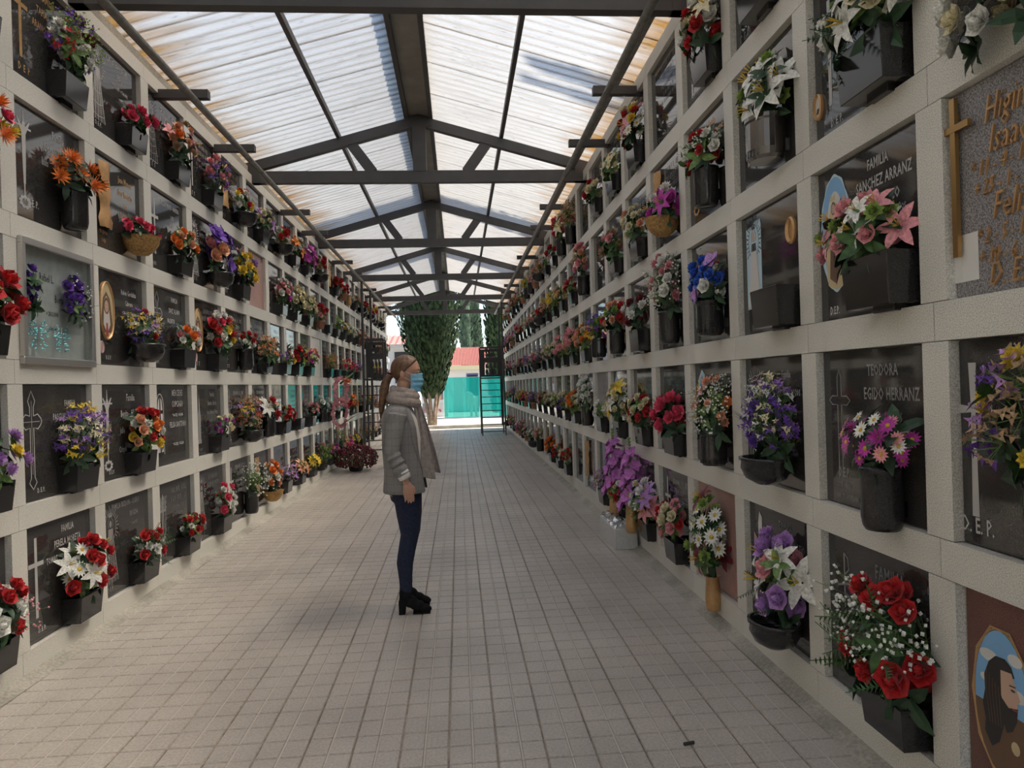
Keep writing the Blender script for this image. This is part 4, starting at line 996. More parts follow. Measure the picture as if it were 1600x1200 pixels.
S['R', 1, 3] = dict(fl='.64x.40|rC4 lW4 rW4 f8 v9', emb='cross', tc='w', vase='X', vx=.20, text=T(('DOMINGO', .14, .60, .07), ('+ 12-5-1999', .12, .52, .04), ('D. E. P.', -.20, .04, .05)))
S['R', 2, 3] = dict(fl='.46x.44|lW5 v14 cG3', emb='cross', tc='g', vase='M', text=T(('Familia', .10, .60, .06), ('Maria Josefa', .12, .51, .06), ('+ 12-1-2001', .12, .44, .04)))
S['R', 3, 3] = dict(fl='.50x.36|rR6 rW3 bW5 cW2', emb='cruc', tc='o', vase='C', vx=.18, text=T(('Familia', .08, .60, .065), ('Carmelo Martinez', .14, .52, .058)))
S['R', 4, 3] = dict(fl='.56x.34|rM2 cW4 lM2 v9', emb='carv', vase='S', vx=.18); S['R', 5, 3] = dict(fl='.46x.42|cC9 cA3 v4', emb='cand', tc='w'); S['R', 6, 3] = dict(fl='.50x.42|cT3 cP2 v12 t2', emb='cross')
S['R', 7, 3] = dict(fl='', emb='none', vase=''); S['R', 8, 3] = dict(fl='.40x.60|rP5 cA4 cC2', emb='none', vase='C'); S['R', 9, 3] = dict(fl='.26x.3|rR3 sD2'); S['R', 10, 3] = dict(fl='.4x.34|cC4 cA2'); S['R', 11, 3] = dict(fl='.42x.36|yY6 cG2'); S['R', 12, 3] = dict(fl='.4x.36|cA5 yY2')
S['R', 0, 4] = dict(fl='', emb='none', vase=''); S['R', 1, 4] = dict(fl='', emb='none'); S['R', 2, 4] = dict(fl='.46x.36|v10 cG3', emb='none', vase='X', vx=.12)
S['R', 3, 4] = dict(fl='.54x.48|rR4 rW4 cC3 lC1 v4', emb='palm', tc='g'); S['R', 4, 4] = dict(fl='', emb='none', vase='', tc='g'); S['R', 5, 4] = dict(fl='.56x.52|cY3 rR3 rC3 dW6 lP2 v6', emb='none'); S['R', 6, 4] = dict(fl='.52x.34|dC16 v3', emb='none')
S['R', 7, 4] = dict(fl='.40x.32|rC3 rR3 v4', emb='none'); S['R', 8, 4] = dict(fl='', emb='none', vase=''); S['R', 9, 4] = dict(fl='.42x.48|t6 sT5', emb='none', vase='C'); S['R', 10, 4] = dict(fl='.48x.60|lC3 rH5 v3', emb='none', vase='C')
S['R', 11, 4] = dict(fl='.3x.3|rR2 v3')

FARP = ['.38x.34|rR3 cW5 v3', '.36x.34|cC7 v3', '.36x.34|cW6 cP3 v3', '.38x.36|rC5 rP3 v3', '.36x.32|cA4 cC4 v3', '.38x.3|dW9 v4', '.40x.36|rP4 cC3 v3', '.36x.34|yO4 rA3', '.38x.34|cA4 rR2 v3', '.34x.36|sT4 sO3', '.36x.3|cH5 v3', '.36x.32|cP5 cW3', '.34x.32|cY4 v3', '.32x.32|sU4 sL2', '.36x.34|rR3 rY2 v4', '.34x.3|cW7 v3', '.36x.36|cM3 cP3', '.34x.34|v8 rR2']
rf = random.Random(11)
PAPERS = []
for side, cols in (('L', CL), ('R', CR)):
    for c in cols:
        for r in range(5):
            d = S.get((side, c, r))
            if d is None:
                u = rf.random()
                d = dict(fl=rf.choice(FARP) if u < .74 else '', emb=rf.choice(['cross', 'bud', 'virg', 'cand', 'none', 'none', 'cruc']), vase=rf.choice('BBBBCOT') if u < .9 else '', tc=rf.choice('ggwo'), stone='k' if rf.random() < .93 else rf.choice('pgw'))
            d = dict(d); 
            if d.pop('blank', None):
                Y0, Z = YL0, ZL; yc = Y0+PITCH*c-SW/2
                g = G(); g.box(-SW/2+.004, SW/2-.004, .004, SH-.004, -.03, -.012); o = obj('closing_panel', g, GRAN); o.matrix_world = local(side, yc, Z[r]); tag(o, 'blank pale granite panel closing an empty niche in the left wall', 'panel'); continue
            d.setdefault('emb', rf.choice(['cross', 'none', 'virg', 'cand', 'bud'])); d.setdefault('tc', 'g')
            niche(side, c, r, **d)

# ---------------------------------------------------------------- small things left on ledges
def loc3(side, c, u, v, r, n):
    Y0 = YL0 if side == 'L' else YR0; Z = ZL if side == 'L' else ZR
    return local(side, Y0+PITCH*c-SW/2, Z[r]) @ Matrix.Translation((u, v, n))
RED = mat('red plastic', (.55, .03, .02), .3)
t = empty('votive_candle', loc3('L', 0, .35, -.0, 1, -.0)); tag(t, 'red plastic votive candle on the ledge beside the violet statice on the left wall', 'candle')
g = G(); g.lathe([(.022, 0), (.026, .01), (.026, .085), (.022, .09)], 12, 0, M=RX); obj('candle_cup', g, RED, t, smooth=True)
g = G(); g.lathe([(.027, .088), (.027, .10), (.012, .105)], 12, 0, M=RX); obj('lid', g, GOLD, t)
# glass display case in front of the white slab (left wall, middle row, second column)
t = empty('display_case', loc3('L', 0, 0, 0, 2, .0)); tag(t, 'aluminium framed glass case holding violet roses over a white slab, left wall', 'case')
for a in ((-.40, .40, -.025, .02), (-.40, .40, SH-.02, SH+.02)):
    g = G(); g.box(a[0], a[1], a[2], a[3], .0, .03); obj('frame_rail', bevel(g.mesh('frame_rail'), .004), ALU, t)
for a in ((-.40, -.362), (.362, .40)):
    g = G(); g.box(a[0], a[1], .02, SH-.02, .0, .03); obj('frame_stile', bevel(g.mesh('frame_stile'), .004), ALU, t)
g = G(); g.box(-.362, .362, .02, SH-.02, .020, .024); obj('glass_pane', g, GLASS, t)
bouquet(loc3('L', 0, .19, .26, 2, -REC), '.28x.40|rU7 bW2 v3', 5, 'violet roses inside the glass case on the left wall', True, depth=.02, group='roses in the glass case')
bouquet(loc3('L', 0, -.30, .26, 2, -REC), '.12x.40|rU4 v1', 6, 'narrow violet rose spray at the left edge inside the glass case', True, depth=.02, group='roses in the glass case')
TEAL = mat('teal beads', (.10, .42, .46), .25, .3)
for i, (u, sz) in enumerate(((-.19, .085), (.06, .075))):
    t = empty('beaded_butterfly', loc3('L', 0, u, .16, 2, -REC+.02)); tag(t, ['larger teal beaded butterfly at the left inside the glass case', 'smaller teal beaded butterfly at the right inside the glass case'][i], 'ornament')
    for sx in (-1, 1):
        g = G(); rr = random.Random(i)
        for k in range(46):
            a = rr.uniform(-1.2, 1.2); q = rr.uniform(.2, 1); blob(g, (sx*sz*q*math.cos(a)*1.2, sz*q*math.sin(a)*1.5, rr.uniform(0, .01)), .006)
        obj('wing', g, TEAL, t)
    g = G(); g.tube([(0, -.05, 0), (0, .06, .004)], .006, 6); obj('butterfly_body', g, ALU, t)
# oval photo medallion on the third right-hand column
t = empty('photo_medallion', loc3('R', 1, -.345, .17, 3, -REC)); tag(t, 'oval photo medallion in bronze ring on the high slab of white blossoms, right wall', 'medallion')
g = G(); ring(g, 0, 0, .035, .062, .009, .018); obj('ring', g, GOLD, t)
g = G(); fill(g, ell(0, 0, .028, .055), .005, 5); face2d(g, 0, .012, .022, 6); fill(g, [(-.022, -.03), (.022, -.03), (.012, -.005), (-.012, -.005)], .006, 6); obj('photo_print', g, PR, t)

# gladioli in two gilt wall vases, bottom row of the right wall
def glad_spray(c, u, v, lab, seed):
    M = loc3('R', c, u, v, 0, 0.02)
    t = empty('gladiolus_vase', M); tag(t, lab, 'vase', 'gladiolus vases on the right wall')
    me = vase_mesh('G').copy(); o = bpy.data.objects.new('gilt_vase', me); COL.objects.link(o); o.parent = t; o.scale = (1.15, 1.15, 1.15)
    t2 = empty('flower_bouquet', M @ Matrix.Translation((0, .25, .085))); tag(t2, lab.replace('gilt vase of ', '').replace('on the right wall', 'standing in the gilt vase'), 'flowers', 'gladiolus sprays on the right wall')
    rr = random.Random(seed)
    for k in range(20):
        a = k*2.4; y = .02+k*.026
        x, z = math.sin(a)*.075*(1.1-k/40), math.cos(a)*.075*(1.1-k/40)
        q = Vector((x*8, .3, z*8+.3)).to_track_quat('Z', 'Y').to_matrix().to_4x4(); s_ = .165*(1-k/60)
        o = bpy.data.objects.new('gladiolus_bloom', FM['g']); COL.objects.link(o); o.parent = t2; o.matrix_local = Matrix.Translation((x, y, z)) @ q @ Matrix.Rotation(rr.uniform(0, 6), 4, 'Z') @ Matrix.Diagonal((s_, s_, s_, 1))
        o.material_slots[0].link = 'OBJECT'; o.material_slots[0].material = GLADM; o.material_slots[1].link = 'OBJECT'; o.material_slots[1].material = GLADM
    for k in range(4):
        g = G(); x = rr.uniform(-.05, .05); g.tube([(0, 0, 0), (x*.5, .35, 0), (x, .60+rr.uniform(0, .06), .01)], [.006, .005, .003], 6)
        for j in range(4): blob(g, (x, .55+j*.03, .01), .014)
        obj('stem', g, GREEN[1], t2)
GLADM = mat('magenta lilac petals', (.58, .20, .56), .55, noise=(14, .3))
glad_spray(6, .14, .04, 'gilt vase of tall magenta gladioli on the right wall, the farther of two', 3)
glad_spray(5, -.06, .0, 'gilt vase of tall magenta gladioli on the right wall, the nearer of two', 4)
# marble tray with silver foil on the floor
t = empty('marble_planter', loc=(1.56, 6.95, 0)); tag(t, 'low white marble planter on the floor below the magenta gladioli', 'planter')
g = G(); g.box(-.11, .11, -.36, .36, 0, .20); obj('tray', bevel(g.mesh('tray'), .006), STONES['w'], t)
g = G(); rr = random.Random(6)
for k in range(160):
    p = Vector((rr.uniform(-.10, .10), rr.uniform(-.34, .34), .20+rr.uniform(0, .05))); v = [p+Vector((rr.uniform(-1, 1), rr.uniform(-1, 1), rr.uniform(-.6, 1)))*.03 for _ in range(3)]; g.add(v, [(0, 1, 2)])
o = obj('silver_foil', g, mat('silver foil', (.75, .75, .74), .22, .9), t); o['kind'] = 'stuff'

# pink wreath on a stick and the burgundy bush on the floor, left side
def at_px(x, y, Y):      # point of the room seen at pixel x, y at depth Y
    d = r_*((x-800)/1090.9)+u_*((600-y)/1090.9)+f_
    return Vector((0, 0, CH))+d*(Y/d.y)
P0 = at_px(523, 612, 13.5); P1 = at_px(521, 645, 13.5)
t = empty('flower_wreath', loc=P1-Vector((0, 0, .35))); tag(t, 'pink double-ring flower wreath with palm leaf leaning on the left wall', 'wreath')
rr = random.Random(12)
for nm, cz, R in (('upper_ring', P0, .23), ('lower_ring', P1, .23)):
    g = G()
    for k in range(34):
        a = 2*PI*k/34
        for j in range(2):
            p = cz-t.location+Vector((.02+.42*R*(1+math.cos(a)), R*math.cos(a)*.75, R*1.15*math.sin(a)))+Vector([rr.uniform(-.03, .03) for _ in range(3)])
            g.join(FG['c'], Matrix.Translation(p) @ Matrix.Rotation(-PI/2, 4, 'X') @ Matrix.Rotation(rr.uniform(0, 6), 4, 'Z') @ Matrix.Diagonal((.075, .075, .075, 1)))
    o = obj(nm, g, [petal_mat('P'), YEL], t); o['kind'] = 'stuff'
g = G(); q = P0-t.location; g.tube([q+Vector((.1, .05, .15)), q+Vector((.3, .35, .35))], [.02, .012], 6); petal(g, 0, 40, .6, .06, -10, r0=.0, z0=.0, tip=1, q=None); obj('palm_leaf', g, GREEN[0], t)
g = G(); g.join(FG['l'], Matrix.Translation(q+Vector((.2, .1, .22))) @ Matrix.Diagonal((.25, .25, .25, 1))); g.join(FG['y'], Matrix.Translation(q+Vector((.22, .25, .16))) @ Matrix.Diagonal((.22, .22, .22, 1))); obj('orange_blooms', g, [petal_mat('O'), YEL], t)
g = G(); q2 = P1-t.location
g.tube([q2+Vector((.0, 0, -.62)), q2+Vector((.0, 0, -.2))], .010, 6); obj('stake', g, GREEN[2], t)
o = None
Pb = at_px(545, 738, 13.9); Pb.z = 0
t = empty('potted_bush', loc=(Pb.x+.14, Pb.y, 0)); tag(t, 'wide burgundy potted bush standing on the tiles below the pink wreath', 'plant')
g = G(); g.lathe([(.10, 0), (.13, .02), (.16, .20), (.17, .22), (.15, .22), (.14, .18)], 16); obj('pot', g, mat('dark pot', (.04, .035, .03), .5), t, smooth=True)
BURG = mat('burgundy blooms', (.13, .012, .022), .7, noise=(20, .5)); g = G(); rr = random.Random(2); gl = G()
for k in range(1300):
    a, e = rr.uniform(0, 2*PI), math.asin(rr.uniform(-.6, 1)); R = rr.uniform(.8, 1.03)
    p = Vector((math.cos(a)*math.cos(e)*.42*R, math.sin(a)*math.cos(e)*.42*R, max(.06, .25+math.sin(e)*.27*R))); blob(g if rr.random() < .8 or p.z > .35 else gl, p, rr.uniform(.012, .026))
for k in range(40):
    a = k*.6; gl.tube([(0, 0, .15), (math.cos(a)*.32, math.sin(a)*.32, .26+.2*(k % 3)/2)], .004, 4)
o = obj('blooms', g, BURG, t); o['kind'] = 'stuff'; o = obj('foliage', gl, GREEN[0], t); o['kind'] = 'stuff'
Mp = Matrix.Translation((Pb.x-.18, Pb.y+.5, .28)) @ Matrix(((0, 0, 1, 0), (1, 0, 0, 0), (0, 1, 0, 0), (0, 0, 0, 1)))
bouquet(Mp, '.4x.3|rH5 rP4 v6', 8, 'hot pink roses standing just behind the burgundy bush', False)

# ---------------------------------------------------------------- wheeled ladders with guard panels, hanging on the rails
def ladder(x0, x1, yf, side, lab):
    """foot at yf, platform a metre further on"""
    t = empty('rolling_ladder', loc=((x0+x1)/2, yf, 0)); tag(t, lab, 'ladder', 'rolling ladders'); ox = Vector(((x0+x1)/2, yf, 0)); hz = 1.83
    def P(x, y, z): return Vector((x, y, z))-ox
    for x in (x0, x1):
        g = G(); g.bar(P(x, yf, .02), P(x, yf+.62, hz), .035, .06, (0, 1, .3)); obj('stringer', g, STEEL, t)
        g = G(); g.bar(P(x, yf+1.15, .05), P(x, yf+1.15, hz), .04, .04, (0, 1, 0)); obj('leg', g, STEEL, t)
        g = G(); g.bar(P(x, yf+.62, hz), P(x, yf+.62, hz+1.0), .035, .035, (0, 1, 0)); obj('guard_post', g, STEEL, t)
        g = G(); g.tube([P(x-.015, yf+1.15, .04), P(x+.015, yf+1.15, .04)], .04, 12); obj('wheel', g, JOINT, t)
    for k in range(8):
        z = .06+(hz-.06)*(k+.35)/8.3*1.02; y = yf+.62*z/hz
        g = G(); g.box((x0-ox.x), (x1-ox.x), y-yf-.05, y-yf+.06, z-.012, z+.012); obj('tread', g, STEEL, t)
    g = G(); g.box(x0-ox.x, x1-ox.x, .62, 1.2, hz-.02, hz+.02); obj('platform', g, STEEL, t)
    g = G(); g.bar(P(x0, yf+.62, hz+1.0), P(x1, yf+.62, hz+1.0), .035, .035); g.bar(P(x0, yf+1.15, hz+1.0), P(x1, yf+1.15, hz+1.0), .035, .035)
    g.bar(P(x0, yf+1.15, hz), P(x0, yf+1.15, hz+1.0), .035, .035, (0, 1, 0)); g.bar(P(x1, yf+1.15, hz), P(x1, yf+1.15, hz+1.0), .035, .035, (0, 1, 0)); obj('guard_rail', g, STEEL, t)
    # pierced guard panel: dark plate with a crown-shaped and an arched cut-out
    g = G(); W = (x1-x0)/2; c = (x0+x1)/2-ox.x; y = 1.17
    def bx(a, b, z0_, z1_): g.box(c+a*W, c+b*W, y-.004, y+.004, hz+z0_, hz+z1_)
    bx(-.96, -.55, .05, .96); bx(.62, .96, .05, .96); bx(-.55, .62, .88, .96); bx(-.55, .62, .52, .68); bx(-.55, .62, .05, .12)
    for k in range(3):
        a = -.36+k*.36
        v = [(c+(a+.13*math.cos(q))*W, y, hz+.40+.085*math.sin(q)) for q in [i*PI/6 for i in range(12)]]; g.add(v, [tuple(range(12))])
        v = [(c+(a+.14*math.cos(q))*W, y, hz+.21+.10*math.sin(q)) for q in [i*PI/6 for i in range(12)]]; g.add(v, [tuple(range(12))])
    v = [(c+(.02+.44*math.cos(q))*W, y, hz+.77+.065*math.sin(q)) for q in [i*PI/8 for i in range(16)]]; g.add(v, [tuple(range(16))]); bx(-.55, .62, .77, .79); bx(-.03, .06, .12, .52)
    obj('guard_panel', g, STEEL, t)
    xr, zr_ = (-2.20, CH+2.53) if side == 'L' else (1.395, CH+2.575)
    for dy in (-.3, 1.3):
        g = G(); g.bar(P(xr+(-.03 if side == 'L' else .03), yf+dy, .25), P(xr, yf+dy, zr_), .05, .05, (0, 1, 0)); obj('hanger_post', g, STEEL, t)
        g = G(); g.bar(P(xr, yf+dy, hz), P(x0 if side == 'L' else x1, yf+max(.62, dy), hz), .04, .04); obj('stay', g, STEEL, t)
a = at_px(561, 703, 17.6); b = at_px(604, 703, 17.6)
ladder(max(a.x, -2.32), b.x, 16.9, 'L', 'dark steel rolling ladder with pierced guard panel by the left wall')
a = at_px(754, 680, 22.3); b = at_px(790, 680, 22.3)
ladder(a.x, min(b.x, 1.52), 22.0, 'R', 'dark steel rolling ladder with pierced guard panel by the right wall')

# ---------------------------------------------------------------- outside, beyond the far end
g = G(); g.box(-60, 60, YEND+.2, 140, -.12, -.03); o = obj('ground', g, two_scale('pale gravel', (.52, .48, .42), (20, .2), (.6, .15), .9)); tag(o, None, None, kind='structure')
g = G(); g.box(-60, XL-.95, -40, YEND+.2, -.12, -.03); g.box(XR+.95, 60, -40, YEND+.2, -.12, -.03); o = obj('ground', g, MATS['pale gravel']); tag(o, None, None, kind='structure')
g = G(); g.box(-6, 6, 27.0, 27.35, -.03, .10); o = obj('kerb', bevel(g.mesh('kerb'), .02), CONC); tag(o, 'low sunlit concrete kerb across the far end of the aisle', 'kerb')
BARK = mat('cypress bark', (.26, .19, .13), .9, noise=(9, .4))
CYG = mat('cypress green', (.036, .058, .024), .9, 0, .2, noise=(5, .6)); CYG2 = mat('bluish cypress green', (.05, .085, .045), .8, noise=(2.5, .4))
def cypress(x, y, prof, lab, m_, seed, n=2600, trunk=True, leaf=.22, open_=0):
    """prof: (z, radius) list"""
    t = empty('cypress', loc=(x, y, 0)); tag(t, lab, 'tree', 'cypresses'); rr = random.Random(seed)
    z0, z1 = prof[0][0], prof[-1][0]
    def rad(z):
        for (a, ra), (b, rb) in zip(prof, prof[1:]):
            if a <= z <= b: return ra+(rb-ra)*(z-a)/(b-a)
        return prof[-1][1]
    g = G()
    for k in range(n):
        z = rr.uniform(z0, z1); a = rr.uniform(0, 2*PI); R = rad(z)*(rr.uniform(.75, 1.06)); p = Vector((math.cos(a)*R, math.sin(a)*R, z))
        d = Vector((math.cos(a)*.35, math.sin(a)*.35, 1)).normalized(); s_ = leaf*rr.uniform(.6, 1.3); sd_ = Vector((-math.sin(a+rr.uniform(-.8, .8)), math.cos(a), 0))*s_*.32
        g.add([p-sd_, p+sd_-d*s_*.1, p+d*s_+sd_*.2, p+d*s_*.5-sd_*1.2, p-d*s_*.4], [(0, 1, 2, 3), (0, 4, 1)])
    g.lathe([(r*.80, z) for z, r in prof], 14)
    o = obj('foliage', g, m_, t); o['kind'] = 'stuff'
    if trunk:
        for k in range(7):
            a = k*2*PI/7; g = G(); g.tube([(.10*math.cos(a), .10*math.sin(a), -.05), (.16*math.cos(a), .16*math.sin(a), .5), (.34*math.cos(a), .34*math.sin(a), 1.3), (.45*math.cos(a), .45*math.sin(a), 2.2)], [.09, .07, .06, .05], 7); obj('trunk', g, BARK, t, smooth=True)
    return t
cypress(-1.12, 28.8, [(1.15, .30), (1.5, .52), (2.2, .72), (3.1, 1.0), (4.4, 1.26), (6, 1.38), (9, 1.3), (12, .8), (13.5, .1)], 'big dark cypress with bare forked trunks closing the far end of the aisle', CYG, 1, 12000, True, .15)
cypress(2.25, 36, [(.2, .5), (3, .75), (6, .8), (9, .6), (11, .1)], 'broad dark cypress behind the right-hand rolling ladder', CYG, 2, 5000, True, .2)
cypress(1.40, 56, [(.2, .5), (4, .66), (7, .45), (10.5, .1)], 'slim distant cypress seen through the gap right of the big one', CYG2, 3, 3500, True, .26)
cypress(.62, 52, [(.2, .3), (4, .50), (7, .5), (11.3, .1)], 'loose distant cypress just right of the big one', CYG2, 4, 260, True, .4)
# cypresses outside the right wall throw their shadows on the roof sheets
def shade_tree(X, Yt, Zt, dist, w0, lab, seed, n=900):
    k = dist/SUN_DIR.x; top = Vector((X, Yt, Zt))+SUN_DIR*k
    cypress(top.x, top.y, [(.3, w0*.8), (top.z*.5, w0), (top.z*.85, w0*.8), (top.z-.1, w0*.35), (top.z, .05)], lab, CYG, seed, n, True, .25)
shade_tree(.95, 6.95, CH+3.15, 6.5, .24, 'slender cypress outside the right wall near the front', 11)
shade_tree(.85, 7.35, CH+3.2, 8.2, .10, 'thin sapling cypress outside the right wall beside the slender one', 12, 300)
shade_tree(-3.3, 13.2, CH+2.8, 9.5, .72, 'tall cypress outside the right wall by the middle of the aisle', 13, 1600)
shade_tree(-3.3, 18.4, CH+2.8, 10.5, .55, 'tall cypress outside the right wall towards the far end', 14, 1400)

# low house with red sheet roof
t = empty('low_house', loc=(1.6, 44, 0)); tag(t, 'low white house with red ribbed roof behind the green net', 'house')
g = G(); g.box(-2.6, 2.6, -.0, 5, 0, 2.75); obj('wall', g, mat('white render', (.72, .70, .66), .8), t)
for xx in (-1.1, .25, 1.3):
    g = G(); g.box(xx, xx+.75, -.03, .0, .95, 2.35); f = obj('window', g, mat('window blue frame', (.08, .10, .22), .5), t)
    g = G(); g.box(xx+.08, xx+.67, -.04, -.03, 1.05, 2.25); obj('pane', g, mat('dark pane', (.03, .03, .035), .1), f)
g = G(); g.box(-2.8, 2.8, -.6, -.5, 2.6, 2.85); obj('fascia', g, mat('cream fascia', (.70, .60, .35), .7), t)
RT = mat('red roof sheet', (.50, .20, .16), .6); g = G(); n = 56; vs = []
for i in range(n*4+1):
    x = -2.8+5.6*i/(n*4); h = .05*math.sin(i*PI/2); vs += [(x, -.6, 2.85+h), (x, 3.0, 4.15+h)]
g.add(vs, [(2*i, 2*i+2, 2*i+3, 2*i+1) for i in range(n*4)]); obj('roof', g, RT, t)
# green net on posts
t = empty('shade_net', loc=(.85, 33, 0)); tag(t, 'translucent green shade net stretched across beyond the aisle', 'net')
g = G(); vs = []; n = 24
for i in range(n+1):
    x = -1.55+3.6*i/n; y = .06*math.sin(i*1.3); vs += [(x, y, .12), (x, y*.4, 2.0)]
g.add(vs, [(2*i, 2*i+2, 2*i+3, 2*i+1) for i in range(n)]); o = obj('net', g, NET, t)
for x in (-1.55, .1, 1.2, 2.05):
    g = G(); g.tube([(x, .07, 0), (x, .07, 2.05)], .022, 8); obj('post', g, ALU, t)
g = G(); g.tube([(-1.6, .06, 2.0), (2.1, .06, 2.0)], .012, 6); obj('top_wire', g, ALU, t)
# white burial chapel block at the left and a pale grave slab wall
t = empty('burial_chapel', loc=(-2.35, 31, 0)); tag(t, 'small white chapel block with dark openings seen left of the big cypress', 'building')
WR = mat('white render', (.72, .70, .66), .8)
g = G(); g.box(-2.2, .55, 0, 3, 0, 3.35); obj('wall', g, WR, t)
for z in (2.55, 1.80):
    g = G(); g.box(-.42, .28, -.03, 0, z, z+.62); f = obj('opening', g, mat('dark opening', (.04, .035, .035), .4), t)
    g = G(); g.box(-.47, .33, -.06, -.0, z-.06, z); obj('sill', g, ALU, f)
g = G(); g.box(-2.4, .8, -.25, 3.2, 3.35, 3.5); obj('eaves', g, WR, t)
g = G(); vs = []
for i in range(41): x = -2.4+2.6*i/40; h = .03*math.sin(i*PI/2); vs += [(x, -.3, 3.5+h), (x, 1.6, 4.0+h)]
g.add(vs, [(2*i, 2*i+2, 2*i+3, 2*i+1) for i in range(40)]); obj('roof', g, RT, t)
t = empty('outdoor_niche_block', loc=(-2.6, 38, 0)); tag(t, 'sunlit white niche block with pink flowers far left of the cypress trunks', 'niche block')
g = G(); g.box(-1.5, 2.0, 0, .6, 0, 2.3); obj('wall', g, WR, t)
for i in range(5):
    for j in range(3):
        g = G(); g.box(-1.35+i*.66, -1.35+i*.66+.52, -.02, 0, .18+j*.70, .18+j*.70+.52); f = obj('niche_front', g, STONES['g'] if (i+j) % 2 else STONES['w'], t)
        gg = G(); rr = random.Random(i*3+j)
        for k in range(5): gg.join(FG['c'], Matrix.Translation((-1.1+i*.66+rr.uniform(-.15, .15), -.1, .30+j*.70+rr.uniform(-.06, .08))) @ Matrix.Rotation(PI/2, 4, 'X') @ Matrix.Diagonal((.13, .13, .13, 1)))
        obj('flowers', gg, [petal_mat('P'), YEL], f)

# ---------------------------------------------------------------- people
def remesh(g, vox, smooth_it=6, fac=.5):
    me = g.mesh('tmp'); o = bpy.data.objects.new('tmp', me); COL.objects.link(o)
    md = o.modifiers.new('r', 'REMESH'); md.mode = 'VOXEL'; md.voxel_size = vox
    if smooth_it: ms = o.modifiers.new('s', 'SMOOTH'); ms.factor = fac; ms.iterations = smooth_it
    dg = bpy.context.evaluated_depsgraph_get(); dg.update()
    out = bpy.data.meshes.new_from_object(o.evaluated_get(dg)); bpy.data.objects.remove(o)
    out.polygons.foreach_set('use_smooth', [True]*len(out.polygons)); return out
def ellipsoid(g, c, r, nu=24, nv=14, R=None, fn=None, mi=0):
    prof = []; vs = []
    for j in range(nv+1):
        ph = -PI/2+PI*j/nv
        for i in range(nu):
            a = 2*PI*i/nu; v = Vector((math.cos(ph)*math.cos(a), math.cos(ph)*math.sin(a), math.sin(ph)))
            if fn: v = fn(v)
            v = Vector((v.x*r[0], v.y*r[1], v.z*r[2]))
            if R is not None: v = R @ v
            vs.append(v+Vector(c))
    fs = []
    for j in range(nv):
        for i in range(nu):
            a, b = j*nu+i, j*nu+(i+1) % nu; fs.append((a, b, b+nu, a+nu))
    g.add(vs, fs, mi)
def limb(g, pts, rads, n=12, flat=None):
    g.tube(pts, rads, n)
    for p, r in zip(pts, rads): ellipsoid(g, p, (r, r, r), 12, 8)
def loft(rings, n=28, a0=None, cap=True):
    """rings: (cx, cy, z, rx, ry[, power]); a0: opening half-angle at the front (per ring) or None"""
    g = G(); vs = []; m_ = n if a0 is None else n+1
    for ri, R in enumerate(rings):
        cx, cy, z, rx, ry = R[:5]
        for i in range(m_):
            a = 2*PI*i/n if a0 is None else a0[ri]+(2*PI-2*a0[ri])*i/n
            ca, sa = math.cos(a), math.sin(a); p = .85
            vs.append((cx+rx*math.copysign(abs(ca)**p, ca), cy+ry*math.copysign(abs(sa)**p, sa), z+(R[5]*ca if len(R) > 5 else 0)))
    fs = []
    for j in range(len(rings)-1):
        for i in range(n):
            a, b = j*m_+i, j*m_+(i+1) % m_
            fs.append((a, b, b+m_, a+m_))
    if a0 is None and cap: fs += [tuple(range(n))[::-1], tuple(range((len(rings)-1)*n, len(rings)*n))]
    g.add(vs, fs); g.sm = True; return g
def solid(g, th, name, m_, parent, sub=0, off=0.):
    me = g.mesh(name, True); o = bpy.data.objects.new('tmp', me); COL.objects.link(o)
    md = o.modifiers.new('s', 'SOLIDIFY'); md.thickness = th; md.offset = off
    if sub: ms = o.modifiers.new('b', 'SUBSURF'); ms.levels = sub
    dg = bpy.context.evaluated_depsgraph_get(); dg.update(); out = bpy.data.meshes.new_from_object(o.evaluated_get(dg)); bpy.data.objects.remove(o)
    out.name = name; return obj(name, out, m_, parent)

SKIN = mat('skin', (.52, .30, .21), .5, 0, .4, noise=(18, .06)); HAIR = mat('brown hair', (.15, .075, .035), .45, 0, .5)
def hair_mat():
    m = HAIR; nt = m.node_tree; p = nt.nodes['Principled BSDF']; tc = nt.nodes.new('ShaderNodeTexCoord'); mp = nt.nodes.new('ShaderNodeMapping'); mp.inputs['Scale'].default_value = (8, 160, 30)
    n = nt.nodes.new('ShaderNodeTexNoise'); n.inputs['Scale'].default_value = 1.0; n.inputs['Detail'].default_value = 3
    cr = nt.nodes.new('ShaderNodeValToRGB'); cr.color_ramp.elements[0].position = .3; cr.color_ramp.elements[1].position = .7
    cr.color_ramp.elements[0].color = (.065, .03, .015, 1); cr.color_ramp.elements[1].color = (.22, .115, .055, 1)
    nt.links.new(tc.outputs['Object'], mp.inputs[0]); nt.links.new(mp.outputs[0], n.inputs['Vector']); nt.links.new(n.outputs['Fac'], cr.inputs[0]); nt.links.new(cr.outputs[0], p.inputs['Base Color'])
    b = nt.nodes.new('ShaderNodeBump'); b.inputs['Strength'].default_value = .5; b.inputs['Distance'].default_value = .004; nt.links.new(n.outputs['Fac'], b.inputs['Height']); nt.links.new(b.outputs[0], p.inputs['Normal'])
hair_mat()
